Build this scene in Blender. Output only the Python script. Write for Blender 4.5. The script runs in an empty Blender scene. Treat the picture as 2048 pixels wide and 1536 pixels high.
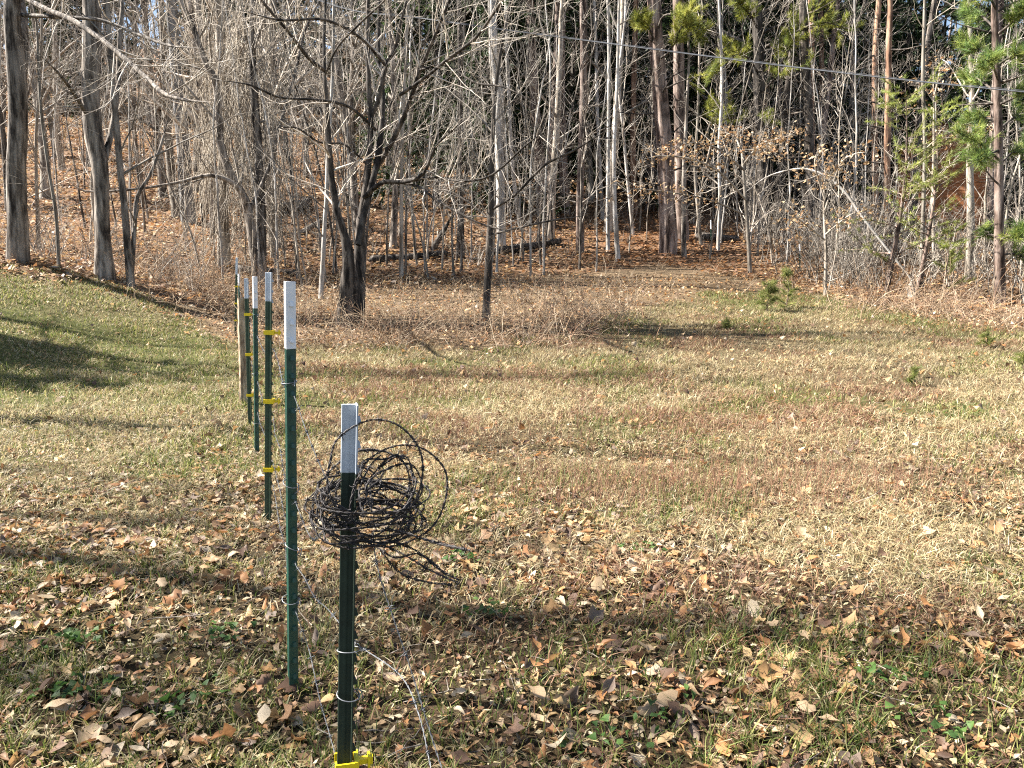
import bpy, math
import numpy as np
from mathutils import Vector, Matrix

# ------------------------------------------------------------------ camera, sky, sun, exposure
SC = bpy.context.scene
COL = SC.collection
F = 1539.0                       # focal length in pixels of the 2048 px wide photograph
EYE = 1.35
PITCH = math.atan(218.0 / F)
cam = bpy.data.cameras.new('camera')
cam.sensor_width = 36.0
cam.lens = 36.0 * F / 2048.0
cam.clip_start = 0.05
cam.clip_end = 2000
camo = bpy.data.objects.new('camera', cam)
camo.location = (0, 0, EYE)
camo.rotation_euler = (math.pi / 2 - PITCH, 0, 0)
COL.objects.link(camo)
SC.camera = camo

SUN_EL = math.radians(43)
SUN_TURN = math.radians(-9)      # travel direction of the light, anticlockwise from +X
w = bpy.data.worlds.new('World')
SC.world = w
w.use_nodes = True
nt = w.node_tree
bg = nt.nodes['Background']
sky = nt.nodes.new('ShaderNodeTexSky')
sky.sky_type = 'NISHITA'
sky.sun_disc = False
sky.sun_elevation = SUN_EL
sky.sun_rotation = math.atan2(-math.cos(SUN_TURN), -math.sin(SUN_TURN))
sky.air_density = 1.0
sky.dust_density = 1.2
nt.links.new(sky.outputs[0], bg.inputs[0])
bg.inputs[1].default_value = 0.05

sun = bpy.data.lights.new('sun', 'SUN')
sun.energy = 5.0
sun.angle = math.radians(0.5)
sun.color = (1.0, 0.96, 0.90)
suno = bpy.data.objects.new('sun', sun)
d = Vector((math.cos(SUN_EL) * math.cos(SUN_TURN), math.cos(SUN_EL) * math.sin(SUN_TURN), -math.sin(SUN_EL)))
suno.rotation_euler = d.to_track_quat('-Z', 'Y').to_euler()
suno.location = (-20, -8, 20)
COL.objects.link(suno)

SC.render.engine = 'CYCLES'
SC.view_settings.view_transform = 'Standard'
SC.view_settings.look = 'None'
SC.view_settings.exposure = 2.25
SC.view_settings.gamma = 1.0
SC.view_settings.use_curve_mapping = False
SC.cycles.max_bounces = 4
SC.cycles.diffuse_bounces = 1
SC.cycles.glossy_bounces = 2
SC.cycles.transmission_bounces = 3
SC.cycles.use_denoising = False
SC.cycles.pixel_filter_type = 'BLACKMAN_HARRIS'
SC.cycles.filter_width = 1.15
SC.cycles.sample_clamp_indirect = 4.0

rng = np.random.RandomState(7)

# ------------------------------------------------------------------ noise and terrain
_LAT = np.random.RandomState(3).rand(256, 256)
def vnoise(x, y, s=1.0, o=0):
    x = np.asarray(x, float) / s + 31.7 * o + 500; y = np.asarray(y, float) / s + 17.3 * o + 500
    xi = np.floor(x).astype(int); yi = np.floor(y).astype(int)
    fx = x - xi; fy = y - yi
    fx = fx * fx * (3 - 2 * fx); fy = fy * fy * (3 - 2 * fy)
    a = _LAT[xi % 256, yi % 256]; b = _LAT[(xi + 1) % 256, yi % 256]
    c = _LAT[xi % 256, (yi + 1) % 256]; e = _LAT[(xi + 1) % 256, (yi + 1) % 256]
    return (a * (1 - fx) + b * fx) * (1 - fy) + (c * (1 - fx) + e * fx) * fy
def fbm(x, y, s, o=0):
    return (vnoise(x, y, s, o) + .5 * vnoise(x, y, s * .47, o + 1) + .25 * vnoise(x, y, s * .21, o + 2)) / 1.75
def sstep(a, b, x):
    t = np.clip((np.asarray(x, float) - a) / (b - a), 0, 1)
    return t * t * (3 - 2 * t)

_py = np.linspace(-400, 900, 13001)
_pz = np.interp(_py, [-400, 8, 10, 12, 14, 16, 18, 20, 22, 24, 28, 35, 45, 60, 80, 120, 200, 900],
                [0, 0, .05, .2, .42, .72, 1.03, 1.37, 1.72, 2.08, 2.95, 4.9, 8.4, 14, 22, 34, 50, 50])
_k = np.hanning(21); _k /= _k.sum()
_pz = np.convolve(np.pad(_pz, 10, mode='edge'), _k, mode='valid')
def ground_z(x, y):
    x = np.asarray(x, float); y = np.asarray(y, float)
    base = np.interp(y, _py, _pz)
    # the wooded hill is lower towards the right
    far = np.interp(y, [24, 30, 60, 120, 400], [0, .6, 9.5, 24, 38])
    base = base - far * sstep(2, 26, x) * .85
    # lawn bank on the left, cresting some 15 m away
    bank = 1.32 * sstep(-4.2, -11.5, x) * sstep(6.0, 15.0, y) * (1 - .55 * sstep(15.2, 20.0, y))
    # shallow ditch between bank and wood
    ditch = -.22 * np.exp(-((y - 18) / 1.6) ** 2) * sstep(-3, -7, x)
    bumps = .05 * (fbm(x, y, 1.7, 5) - .5) + .03 * (fbm(x, y, .45, 9) - .5) + .25 * (fbm(x, y, 6, 12) - .5) * sstep(14, 24, y)
    return base + bank + ditch + bumps

CP, SP = math.cos(PITCH), math.sin(PITCH)
def ray(px, py):
    xc = (px - 1024.0) / F; yc = (768.0 - py) / F
    return np.array([xc, CP + yc * SP, -SP + yc * CP])
def P(px, py, Y):
    r = ray(px, py)
    return np.array([0, 0, EYE]) + r * (Y / r[1])
_ys = np.arange(1.0, 90, .02)
def G(px, py):
    r = ray(px, py)
    pts = _ys[:, None] * (r / r[1])[None, :]
    dz = pts[:, 2] + EYE - ground_z(pts[:, 0], pts[:, 1])
    i = np.argmax(dz < 0)
    if dz[i] >= 0: i = len(_ys) - 1
    p = pts[i].copy(); p[2] = float(ground_z(p[0], p[1]))
    return p

# where brush and wood begin, as a distance for each bearing u = X / Y
def edge(pxs, pys):
    us, Ys = [], []
    for a, b in zip(pxs, pys):
        g = G(a, b); us.append(g[0] / g[1]); Ys.append(g[1])
    return np.array(us), np.array(Ys)
EB = edge([-150, 0, 120, 250, 340, 450, 600, 750, 950, 1150, 1300, 1420, 1560, 1750, 2048, 2200],
          [548, 548, 556, 590, 640, 690, 700, 706, 706, 680, 620, 590, 585, 630, 680, 690])
EW = edge([-150, 0, 200, 340, 600, 900, 1200, 1300, 1500, 1700, 1900, 2048, 2200],
          [530, 531, 552, 590, 585, 560, 540, 530, 545, 592, 612, 622, 625])
def brush_y(u): return np.interp(u, EB[0], EB[1])
def wood_y(u): return np.interp(u, EW[0], EW[1])
def fence_x(y): return -0.33 - 0.383 * (y - 1.63)

# ------------------------------------------------------------------ mesh helpers
def build_mesh(name, verts, faces_list, mat=None, smooth=True, tint=None):
    """faces_list: list of int arrays (n, k)"""
    me = bpy.data.meshes.new(name)
    verts = np.asarray(verts, np.float32)
    me.vertices.add(len(verts))
    me.vertices.foreach_set('co', verts.ravel())
    loops = np.concatenate([f.ravel() for f in faces_list]).astype(np.int32)
    tot = np.concatenate([np.full(len(f), f.shape[1], np.int32) for f in faces_list])
    start = np.concatenate([[0], np.cumsum(tot)[:-1]]).astype(np.int32)
    me.loops.add(len(loops)); me.loops.foreach_set('vertex_index', loops)
    me.polygons.add(len(tot)); me.polygons.foreach_set('loop_start', start)
    try: me.polygons.foreach_set('loop_total', tot)
    except Exception: pass
    me.polygons.foreach_set('use_smooth', np.full(len(tot), smooth))
    if tint is not None:
        at = me.attributes.new('tint', 'FLOAT_COLOR', 'POINT')
        c = np.ones((len(verts), 4), np.float32); c[:, :3] = tint
        at.data.foreach_set('color', c.ravel())
    me.update(calc_edges=True)
    if mat: me.materials.append(mat)
    return me

def norm(v):
    return v / np.maximum(np.linalg.norm(v, axis=-1, keepdims=True), 1e-9)

def tube_arrays(Pa, Ra, ns, rough=0.0, seed=0):
    """Pa (M,N,3), Ra (M,N) -> verts, quads"""
    M, N, _ = Pa.shape
    T = np.empty_like(Pa)
    T[:, 1:-1] = Pa[:, 2:] - Pa[:, :-2]; T[:, 0] = Pa[:, 1] - Pa[:, 0]; T[:, -1] = Pa[:, -1] - Pa[:, -2]
    T = norm(T)
    mean = norm(Pa[:, -1] - Pa[:, 0])
    ref = np.where(np.abs(mean[:, 2:3]) > .8, np.array([[1., .1, 0]]), np.array([[0, .1, 1.]]))[:, None, :]
    U = norm(np.cross(np.broadcast_to(ref, T.shape), T)); V = np.cross(T, U)
    a = np.arange(ns) * 2 * math.pi / ns
    Rr = Ra[:, :, None] * np.ones(ns)
    if rough > 0:
        rr = np.random.RandomState(seed)
        lob = 1 + rough * (rr.rand(M, 1, ns) - .5) * 1.2 + rough * (rr.rand(M, N, ns) - .5)
        Rr = Rr * lob
    ring = Pa[:, :, None, :] + Rr[..., None] * (np.cos(a)[:, None] * U[:, :, None, :] + np.sin(a)[:, None] * V[:, :, None, :])
    verts = ring.reshape(-1, 3)
    idx = np.arange(M * N * ns).reshape(M, N, ns)
    A = idx[:, :-1, :]; B = np.roll(idx, -1, 2)[:, :-1, :]
    Cc = np.roll(idx, -1, 2)[:, 1:, :]; D = idx[:, 1:, :]
    return verts, np.stack([A, B, Cc, D], -1).reshape(-1, 4)

class Tubes:
    def __init__(s): s.v = []; s.f = []; s.n = 0
    def add(s, Pa, Ra, ns, rough=0.0, seed=0):
        Pa = np.asarray(Pa, float); Ra = np.asarray(Ra, float)
        if Pa.ndim == 2: Pa = Pa[None]; Ra = Ra[None]
        v, q = tube_arrays(Pa, Ra, ns, rough, seed)
        s.v.append(v); s.f.append(q + s.n); s.n += len(v)
    def mesh(s, name, mat, origin=None, tint=None):
        v = np.concatenate(s.v)
        if origin is not None: v = v - np.asarray(origin)
        return build_mesh(name, v, [np.concatenate(s.f)], mat, True, tint)

def link(name, data, parent=None, loc=None):
    o = bpy.data.objects.new(name, data)
    COL.objects.link(o)
    if loc is not None: o.location = tuple(loc)
    if parent is not None: o.parent = parent
    if parent is not None and name in FINE: o['kind'] = 'stuff'
    return o
FINE = {'twigs', 'branches', 'needles', 'leaves', 'vines', 'barbs', 'foliage', 'branch_stubs'}
def tag(o, label=None, cat=None, group=None, kind=None):
    if label: o['label'] = label
    if cat: o['category'] = cat
    if group: o['group'] = group
    if kind: o['kind'] = kind
    return o

def resample(pts, n, vals=None):
    """Catmull-Rom through pts, n samples evenly in length"""
    pts = np.asarray(pts, float)
    q = np.vstack([2 * pts[0] - pts[1], pts, 2 * pts[-1] - pts[-2]])
    out = []; vo = []
    for i in range(1, len(q) - 2):
        for t in np.linspace(0, 1, 12, endpoint=False):
            a, b, c, e = q[i - 1], q[i], q[i + 1], q[i + 2]
            out.append(.5 * (2 * b + (c - a) * t + (2 * a - 5 * b + 4 * c - e) * t * t + (3 * b - a - 3 * c + e) * t ** 3))
            if vals is not None: vo.append(vals[i - 1] * (1 - t) + vals[i] * t)
    out.append(pts[-1]); out = np.array(out)
    if vals is not None: vo.append(vals[-1])
    s = np.concatenate([[0], np.cumsum(np.linalg.norm(np.diff(out, axis=0), axis=1))])
    g = np.linspace(0, s[-1], n)
    res = np.stack([np.interp(g, s, out[:, k]) for k in range(3)], -1)
    if vals is not None: return res, np.interp(g, s, np.array(vo))
    return res

# vectorised branching: one call makes all branches of a level
def level(r, start, direc, length, r0, N, wob=.15, trop=0.0, tip=.12, side=None):
    M = len(start)
    Pa = np.empty((M, N + 1, 3)); Da = np.empty((M, N + 1, 3))
    p = np.array(start, float); dd = norm(np.array(direc, float))
    st = (np.asarray(length) / N)[:, None]
    Pa[:, 0] = p; Da[:, 0] = dd
    for i in range(N):
        dd = norm(dd + wob * r.randn(M, 3) + np.array([0, 0, trop]))
        p = p + dd * st
        Pa[:, i + 1] = p; Da[:, i + 1] = dd
    t = np.linspace(0, 1, N + 1)
    Ra = np.asarray(r0)[:, None] * (1 - (1 - tip) * t[None, :] ** .8)
    return Pa, Ra, Da
def kids(r, Pa, Ra, Da, length, per, t0, t1, ang, lr, rr, up=0.0):
    M, N, _ = Pa.shape
    L = np.asarray(length)
    k = r.poisson(per, M) if np.isscalar(per) else np.asarray(per)
    par = np.repeat(np.arange(M), k)
    n = len(par)
    t = t0 + (t1 - t0) * r.rand(n)
    f = t * (N - 1); i = np.minimum(f.astype(int), N - 2); f = (f - i)[:, None]
    s = Pa[par, i] * (1 - f) + Pa[par, i + 1] * f
    dd = Da[par, i]
    a = norm(np.cross(dd, r.randn(n, 3)))
    an = np.radians(ang[0] + (ang[1] - ang[0]) * r.rand(n))[:, None]
    nd = norm(dd * np.cos(an) + a * np.sin(an) + np.array([0, 0, up]))
    ln = L[par] * (1 - .55 * t) * (lr[0] + (lr[1] - lr[0]) * r.rand(n))
    ra = np.minimum(Ra[par, i] * (rr[0] + (rr[1] - rr[0]) * r.rand(n)), Ra[par, i] * .9)
    return s, nd, ln, ra

# ------------------------------------------------------------------ materials
def nodes(name):
    m = bpy.data.materials.new(name); m.use_nodes = True
    return m, m.node_tree, m.node_tree.nodes['Principled BSDF']
def ramp(nt, fac, stops):
    n = nt.nodes.new('ShaderNodeValToRGB')
    e = n.color_ramp.elements
    while len(e) < len(stops): e.new(.5)
    for el, (p, c) in zip(e, stops): el.position = p; el.color = (*c, 1)
    nt.links.new(fac, n.inputs[0]); return n.outputs[0]
def noise(nt, vec, scale, detail=4, rough=.6):
    n = nt.nodes.new('ShaderNodeTexNoise'); n.inputs['Scale'].default_value = scale
    n.inputs['Detail'].default_value = detail; n.inputs['Roughness'].default_value = rough
    if vec: nt.links.new(vec, n.inputs['Vector'])
    return n.outputs['Fac']
def mapping(nt, scale, src='Object'):
    tc = nt.nodes.new('ShaderNodeTexCoord'); mp = nt.nodes.new('ShaderNodeMapping')
    mp.inputs['Scale'].default_value = scale
    nt.links.new(tc.outputs[src], mp.inputs['Vector']); return mp.outputs[0]
def mult(nt, a, b, fac=1.0):
    n = nt.nodes.new('ShaderNodeMix'); n.data_type = 'RGBA'; n.blend_type = 'MULTIPLY'
    n.inputs[0].default_value = fac
    nt.links.new(a, n.inputs[6]); nt.links.new(b, n.inputs[7]); return n.outputs[2]
def mixc(nt, fac, a, b):
    n = nt.nodes.new('ShaderNodeMix'); n.data_type = 'RGBA'
    nt.links.new(fac, n.inputs[0]); nt.links.new(a, n.inputs[6]); nt.links.new(b, n.inputs[7]); return n.outputs[2]
def bump(nt, h, strength, dist, bs):
    b = nt.nodes.new('ShaderNodeBump'); b.inputs['Strength'].default_value = strength; b.inputs['Distance'].default_value = dist
    nt.links.new(h, b.inputs['Height']); nt.links.new(b.outputs[0], bs.inputs['Normal'])

def bark(name, dark, mid, pale, furrow=14, lichen=.35, bs_=.8, vary=.35):
    m, nt, bs = nodes(name)
    v = mapping(nt, (1, 1, .16))
    n1 = noise(nt, v, furrow, 5, .65)
    c = ramp(nt, n1, [(.40, dark), (.50, mid), (.64, pale)])
    n2 = noise(nt, mapping(nt, (1, 1, .6)), 2.6, 4, .6)
    li = ramp(nt, n2, [(.5, (0, 0, 0)), (.62, (lichen,) * 3)])
    gr = nt.nodes.new('ShaderNodeRGB'); gr.outputs[0].default_value = tuple(min(1, x * 1.25) for x in pale) + (1,)
    c = mixc(nt, li, c, gr.outputs[0])
    oi = nt.nodes.new('ShaderNodeObjectInfo')
    va = ramp(nt, oi.outputs['Random'], [(0, (1 - vary,) * 3), (1, (1 + vary * .5, 1 + vary * .42, 1 + vary * .35))])
    c = mult(nt, c, va)
    nt.links.new(c, bs.inputs['Base Color'])
    bs.inputs['Roughness'].default_value = .9
    bs.inputs['Specular IOR Level'].default_value = .2
    bump(nt, n1, bs_, .03, bs)
    return m
def tinted(name, translucent=.2, rough=.75, spec=.3, nscale=40, namt=.35):
    m, nt, bs = nodes(name)
    at = nt.nodes.new('ShaderNodeAttribute'); at.attribute_name = 'tint'
    n1 = noise(nt, mapping(nt, (1, 1, 1)), nscale, 3, .6)
    sh = ramp(nt, n1, [(.3, (1 - namt,) * 3), (.7, (1 + namt * .3,) * 3)])
    c = mult(nt, at.outputs['Color'], sh)
    nt.links.new(c, bs.inputs['Base Color'])
    bs.inputs['Roughness'].default_value = rough; bs.inputs['Specular IOR Level'].default_value = spec
    if translucent > 0:
        tr = nt.nodes.new('ShaderNodeBsdfTranslucent'); nt.links.new(c, tr.inputs[0])
        mx = nt.nodes.new('ShaderNodeMixShader'); mx.inputs[0].default_value = translucent
        out = nt.nodes['Material Output']
        nt.links.new(bs.outputs[0], mx.inputs[1]); nt.links.new(tr.outputs[0], mx.inputs[2]); nt.links.new(mx.outputs[0], out.inputs[0])
    return m
def plain(name, col, rough=.6, metal=0.0, var=.3, scale=30, bmp=0.0, spec=.4, spots=None):
    m, nt, bs = nodes(name)
    v = mapping(nt, (1, 1, 1))
    n1 = noise(nt, v, scale, 5, .65)
    c = ramp(nt, n1, [(.3, tuple(x * (1 - var) for x in col)), (.7, tuple(min(1, x * (1 + var * .4)) for x in col))])
    if spots:
        n2 = noise(nt, mapping(nt, (1, 1, .3)), spots[1], 6, .7)
        f = ramp(nt, n2, [(spots[2], (0, 0, 0)), (spots[2] + .06, (1, 1, 1))])
        rg = nt.nodes.new('ShaderNodeRGB'); rg.outputs[0].default_value = spots[0] + (1,)
        c = mixc(nt, f, c, rg.outputs[0])
    nt.links.new(c, bs.inputs['Base Color'])
    bs.inputs['Roughness'].default_value = rough; bs.inputs['Metallic'].default_value = metal
    bs.inputs['Specular IOR Level'].default_value = spec
    if bmp: bump(nt, n1, bmp, .004, bs)
    return m

M_HARD = bark('grey_bark', (.035, .028, .023), (.16, .135, .11), (.36, .32, .275), 10, .25, 1.0)
M_DARK = bark('dark_bark', (.02, .017, .014), (.06, .05, .042), (.18, .155, .13), 11, .25, 1.0)
M_BLACK = bark('blackish_bark', (.014, .012, .010), (.045, .037, .031), (.15, .13, .11), 11, .3, 1.0)
M_SAP = bark('sapling_bark', (.13, .11, .085), (.30, .26, .21), (.46, .42, .36), 9, .4, .4, .5)
M_PALE = bark('pale_bark', (.18, .16, .135), (.36, .33, .29), (.54, .515, .48), 6, .6, .3, .2)
M_GREY = bark('smooth_grey_bark', (.085, .083, .08), (.15, .147, .142), (.27, .265, .26), 5, .3, .2, .1)
M_PINE = bark('pine_bark', (.04, .028, .022), (.17, .12, .095), (.38, .305, .26), 7, .3, 1.0)
M_PINE2 = bark('orange_pine_bark', (.08, .045, .03), (.26, .15, .095), (.42, .28, .19), 9, .2, .8)
M_TWIG = bark('twig_bark', (.20, .17, .14), (.38, .34, .285), (.54, .50, .44), 5, .3, .2, .65)
M_VINE = bark('vine_bark', (.20, .165, .125), (.40, .345, .27), (.56, .50, .41), 8, .3, .3)
M_LEAF = tinted('dry_leaf', .3, .62, .35, 60, .4)
M_GRASS = tinted('grass_blade', .4, .6, .35, 25, .25)
M_STEM = tinted('dead_stem', 0, .8, .2, 30, .4)
M_NEEDLE = tinted('needles', .4, .55, .4, 3, .35)

def ground_material():
    m, nt, bs = nodes('soil_and_thatch')
    at = nt.nodes.new('ShaderNodeAttribute'); at.attribute_name = 'tint'
    v = mapping(nt, (1, 1, 1))
    n1 = noise(nt, v, 45, 8, .75); n2 = noise(nt, v, 7, 6, .7)
    a = ramp(nt, n1, [(.32, (.35,) * 3), (.52, (.8,) * 3), (.7, (1.35, 1.28, 1.15))])
    b = ramp(nt, n2, [(.3, (.6, .62, .55)), (.7, (1.2, 1.15, 1.1))])
    c = mult(nt, mult(nt, at.outputs['Color'], a), b)
    nt.links.new(c, bs.inputs['Base Color']); bs.inputs['Roughness'].default_value = .95
    bs.inputs['Specular IOR Level'].default_value = .1
    bump(nt, n1, 1.0, .03, bs)
    return m
M_GROUND = ground_material()

# ------------------------------------------------------------------ ground sheet
def grid_axis(lo, hi, n, c, sharp):
    t = np.linspace(-1, 1, n)
    s = np.sinh(t * sharp) / np.sinh(sharp)
    return c + np.where(s < 0, s * (c - lo), s * (hi - c))
gx = grid_axis(-420, 420, 220, -.5, 5.2)
gy = grid_axis(-300, 520, 260, 5.0, 5.0)
X, Y = np.meshgrid(gx, gy, indexing='ij')
Z = ground_z(X, Y)
Yc = np.maximum(Y, .5); U = np.clip(X / Yc, -1.2, 1.2)
nz = fbm(X, Y, 1.3, 21); nz2 = fbm(X, Y, 4.0, 25)
thatch = np.array([.17, .13, .075]); greens = np.array([.13, .14, .045]); litter = np.array([.25, .15, .092]); brushc = np.array([.23, .165, .105])
t_green = sstep(.45, .65, nz2) * .7
t_green = np.where(X < fence_x(Y) - .3, np.clip(t_green + .45, 0, .9), t_green)
colr = thatch * (1 - t_green[..., None]) + greens * t_green[..., None]
fb = sstep(-.6, .8, Y - brush_y(U) + (nz - .5) * 2)[..., None]; fw = sstep(-.8, 1.0, Y - wood_y(U) + (nz - .5) * 2)[..., None]
colr = colr * (1 - fb) + brushc * fb
colr = colr * (1 - fw) + litter * fw
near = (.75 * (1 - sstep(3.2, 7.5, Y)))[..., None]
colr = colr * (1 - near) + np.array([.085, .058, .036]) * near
ii = np.arange(len(gx) * len(gy)).reshape(len(gx), len(gy))
q = np.stack([ii[:-1, :-1], ii[1:, :-1], ii[1:, 1:], ii[:-1, 1:]], -1).reshape(-1, 4)
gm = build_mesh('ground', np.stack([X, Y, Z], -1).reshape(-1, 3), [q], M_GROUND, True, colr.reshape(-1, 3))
GROUND = link('ground', gm)
tag(GROUND, 'rough pasture and leaf covered forest floor rising to a hillside', kind='structure')

# ------------------------------------------------------------------ grass
def scatter(r, n, ymin, ymax, umax=.74, power=1.0):
    """points in the camera's wedge; power 1 = even per square metre"""
    t = r.rand(n)
    e = power + 1
    y = (ymin ** e + t * (ymax ** e - ymin ** e)) ** (1 / e)
    return (r.rand(n) * 2 - 1) * umax * y, y
STRAW = np.array([[.50, .41, .235], [.42, .325, .165], [.58, .50, .315], [.36, .27, .145], [.46, .36, .19]])
GREEN = np.array([[.11, .155, .03], [.17, .20, .045], [.26, .265, .07], [.075, .115, .028], [.33, .315, .11]])
RUST = np.array([[.28, .15, .085], [.34, .20, .12], [.22, .115, .07]])
def greenness(x, y):
    g = sstep(.46, .66, fbm(x, y, 1.1, 40)) * .8 + sstep(.46, .66, fbm(x, y, 3.5, 45)) * .4
    left = x < fence_x(y) - .25 - .2 * np.sin(y)
    g = np.where(left, g * .6 + .26 + .30 * sstep(7, 13, y), g)
    g = g * (1 - .3 * sstep(0, .5, x / np.maximum(y, 1)) * sstep(6, 9, y))
    return np.clip(g, 0.03, .92)
def blades(r, x, y, length, lean, width, tint, segs):
    n = len(x)
    z = ground_z(x, y)
    az = r.rand(n) * 2 * math.pi
    hd = np.stack([np.cos(az), np.sin(az), np.zeros(n)], -1)
    up = np.array([0, 0, 1.])
    a1 = lean * (.35 + .4 * r.rand(n)); a2 = np.clip(lean * (1.1 + .5 * r.rand(n)), 0, 1.75)
    b = np.stack([x, y, z - .004], -1)
    d1 = hd * np.sin(a1)[:, None] + up * np.cos(a1)[:, None]
    d2 = hd * np.sin(a2)[:, None] + up * np.cos(a2)[:, None]
    m = b + d1 * (length * .5)[:, None]; tp = m + d2 * (length * .55)[:, None]
    aw = az + math.pi / 2 + r.randn(n) * .7
    wv = np.stack([np.cos(aw), np.sin(aw), .3 * r.randn(n)], -1) * (width * .5)[:, None]
    if segs == 2:
        V = np.stack([b - wv, b + wv, m + wv * .8, m - wv * .8, tp], 1)
        i = np.arange(n)[:, None] * 5
        fl = [i + np.array([[0, 1, 2, 3]]), i + np.array([[3, 2, 4]])]; k = 5
    else:
        V = np.stack([b - wv, b + wv, .45 * m + .55 * tp], 1)
        fl = [np.arange(n)[:, None] * 3 + np.array([[0, 1, 2]])]; k = 3
    return V.reshape(-1, 3), fl, np.repeat(tint, k, 0)
def grass_set(r, name, n, y0, y1, power, segs, wmul, label, dens=None, clump=True):
    x, y = scatter(r, n, y0, y1, .76, power)
    if clump:     # pull part of the blades into tufts
        k = r.rand(n) < .5
        cx = np.round(x / .11) * .11; cy = np.round(y / .11) * .11
        jx = .05 * np.sin(cx * 911 + cy * 377) ; jy = .05 * np.cos(cx * 613 - cy * 271)
        x = np.where(k, cx + jx + r.randn(n) * .014, x); y = np.where(k, cy + jy + r.randn(n) * .014, y)
    u = x / y
    keep = (y < brush_y(u) + .6 + 1.3 * (fbm(x, y, 1.1, 60) - .5) * 2)
    dn = .25 + .75 * sstep(.34, .58, fbm(x, y, .7, 62))
    keep &= r.rand(n) < dn
    x, y = x[keep], y[keep]; n = len(x)
    gq = greenness(x, y); isg = r.rand(n) < gq * .72
    tint = np.where(isg[:, None], GREEN[r.randint(0, 5, n)], STRAW[r.randint(0, 5, n)])
    rust = (r.rand(n) < .10 + .6 * sstep(.50, .66, fbm(x, y, 1.4, 70)) * (x > fence_x(y))) & ~isg
    tint = np.where(rust[:, None], RUST[r.randint(0, 3, n)], tint)
    tint = tint * (.65 + .6 * r.rand(n))[:, None]
    left = x < fence_x(y)
    ln = (.55 + .95 * fbm(x, y, .5, 66)) * np.where(isg, .05 + .09 * r.rand(n) ** 1.4, .06 + .10 * r.rand(n)) * np.where(left, .85, 1.0) * (.75 + .25 * sstep(4, 8, y))
    lean = np.where(isg, .35 + .6 * r.rand(n), .75 + .8 * r.rand(n))
    wd = (.0028 + .002 * r.rand(n)) + wmul * y
    v, f, t = blades(r, x, y, ln, lean, wd, tint, segs)
    o = link(name, build_mesh(name, v, f, M_GRASS, False, t))
    return tag(o, label, 'grass', kind='stuff')
grass_set(rng, 'grass', 150000, 1.5, 5.5, .3, 2, .0002, 'matted straw and green grass blades around the near fence posts')
grass_set(rng, 'grass', 135000, 5.5, 11.0, .6, 2, .0004, 'short straw and green grass across the middle of the field')
grass_set(rng, 'grass', 330000, 11.0, 17.5, .6, 1, .0006, 'sunlit pale grass along the far side of field and lawn')

# ------------------------------------------------------------------ fallen leaves
LEAFC = np.array([[.43, .27, .13], [.40, .195, .075], [.48, .34, .20], [.12, .068, .042], [.23, .165, .12], [.32, .155, .065],
                  [.46, .31, .15], [.31, .18, .095], [.17, .10, .062], [.54, .43, .29], [.43, .25, .105]])
def leaf_shape(r, kind, nl):
    """unit-length curled leaf: returns verts, tris"""
    t = np.linspace(0, 1, nl)
    if kind == 0: wd = .30 * np.sin(np.pi * t ** .85) ** .8
    elif kind == 1: wd = .24 * np.sin(np.pi * t) * (1 + .45 * np.cos(t * 19))
    elif kind == 2: wd = .46 * np.sin(np.pi * t ** .7) ** .7 * (1 + .3 * np.cos(t * 14 + 1))
    else: wd = .20 * np.sin(np.pi * t) ** .9
    wd = np.maximum(wd, .012); wd[-1] = .006
    bend = r.uniform(-2.2, 2.4); cup = r.uniform(-.7, 1.7); tw = r.uniform(-1.1, 1.1)
    V = []
    a = 0.0; p = np.zeros(3)
    for i in range(nl):
        if i:
            a = bend * (t[i] - .4); p = p + np.array([math.cos(a), 0, math.sin(a)]) / (nl - 1)
        c = cup + r.uniform(-.6, .6); tt = tw * t[i]
        for s in (-1, 0, 1):
            wv = wd[i] * (1 + r.uniform(-.12, .12))
            yy = s * wv * math.cos(c * .8); zz = abs(s) * wv * math.sin(c * .8)
            V.append(p + np.array([0, yy * math.cos(tt) - zz * math.sin(tt), yy * math.sin(tt) + zz * math.cos(tt)]))
    V = np.array(V); V[:, 0] -= V[:, 0].mean(); V[:, 2] -= np.percentile(V[:, 2], 25)
    fq = []
    for i in range(nl - 1):
        for s in (0, 1):
            fq.append([i * 3 + s, i * 3 + 3 + s, i * 3 + 4 + s, i * 3 + 1 + s])
    return V, np.array(fq)
lr = np.random.RandomState(11)
SH_HI = [leaf_shape(lr, k % 4, 6) for k in range(16)]
SH_MD = [leaf_shape(lr, k % 4, 4) for k in range(12)]
SH_QD = []
for k in range(10):
    SH_QD.append((np.array([[-.5, 0, .02], [-.05, -.28, lr.uniform(-.05, .22)], [.5, 0, lr.uniform(0, .25)], [0, .28, lr.uniform(-.05, .22)]]), np.array([[0, 1, 2, 3]])))
SH_LO = [leaf_shape(lr, k % 3, 3) for k in range(8)]
def rot_mats(r, n, tilt):
    az = r.rand(n) * 2 * math.pi; ta = r.rand(n) * 2 * math.pi; tl = np.abs(r.randn(n)) * tilt
    c, s = np.cos(az), np.sin(az)
    Rz = np.zeros((n, 3, 3)); Rz[:, 0, 0] = c; Rz[:, 0, 1] = -s; Rz[:, 1, 0] = s; Rz[:, 1, 1] = c; Rz[:, 2, 2] = 1
    ax = np.stack([np.cos(ta), np.sin(ta), np.zeros(n)], -1)
    K = np.zeros((n, 3, 3))
    K[:, 0, 2] = ax[:, 1]; K[:, 1, 2] = -ax[:, 0]; K[:, 2, 0] = -ax[:, 1]; K[:, 2, 1] = ax[:, 0]
    I = np.eye(3)[None]
    Rt = I + np.sin(tl)[:, None, None] * K + (1 - np.cos(tl))[:, None, None] * (K @ K)
    return Rt @ Rz
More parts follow.
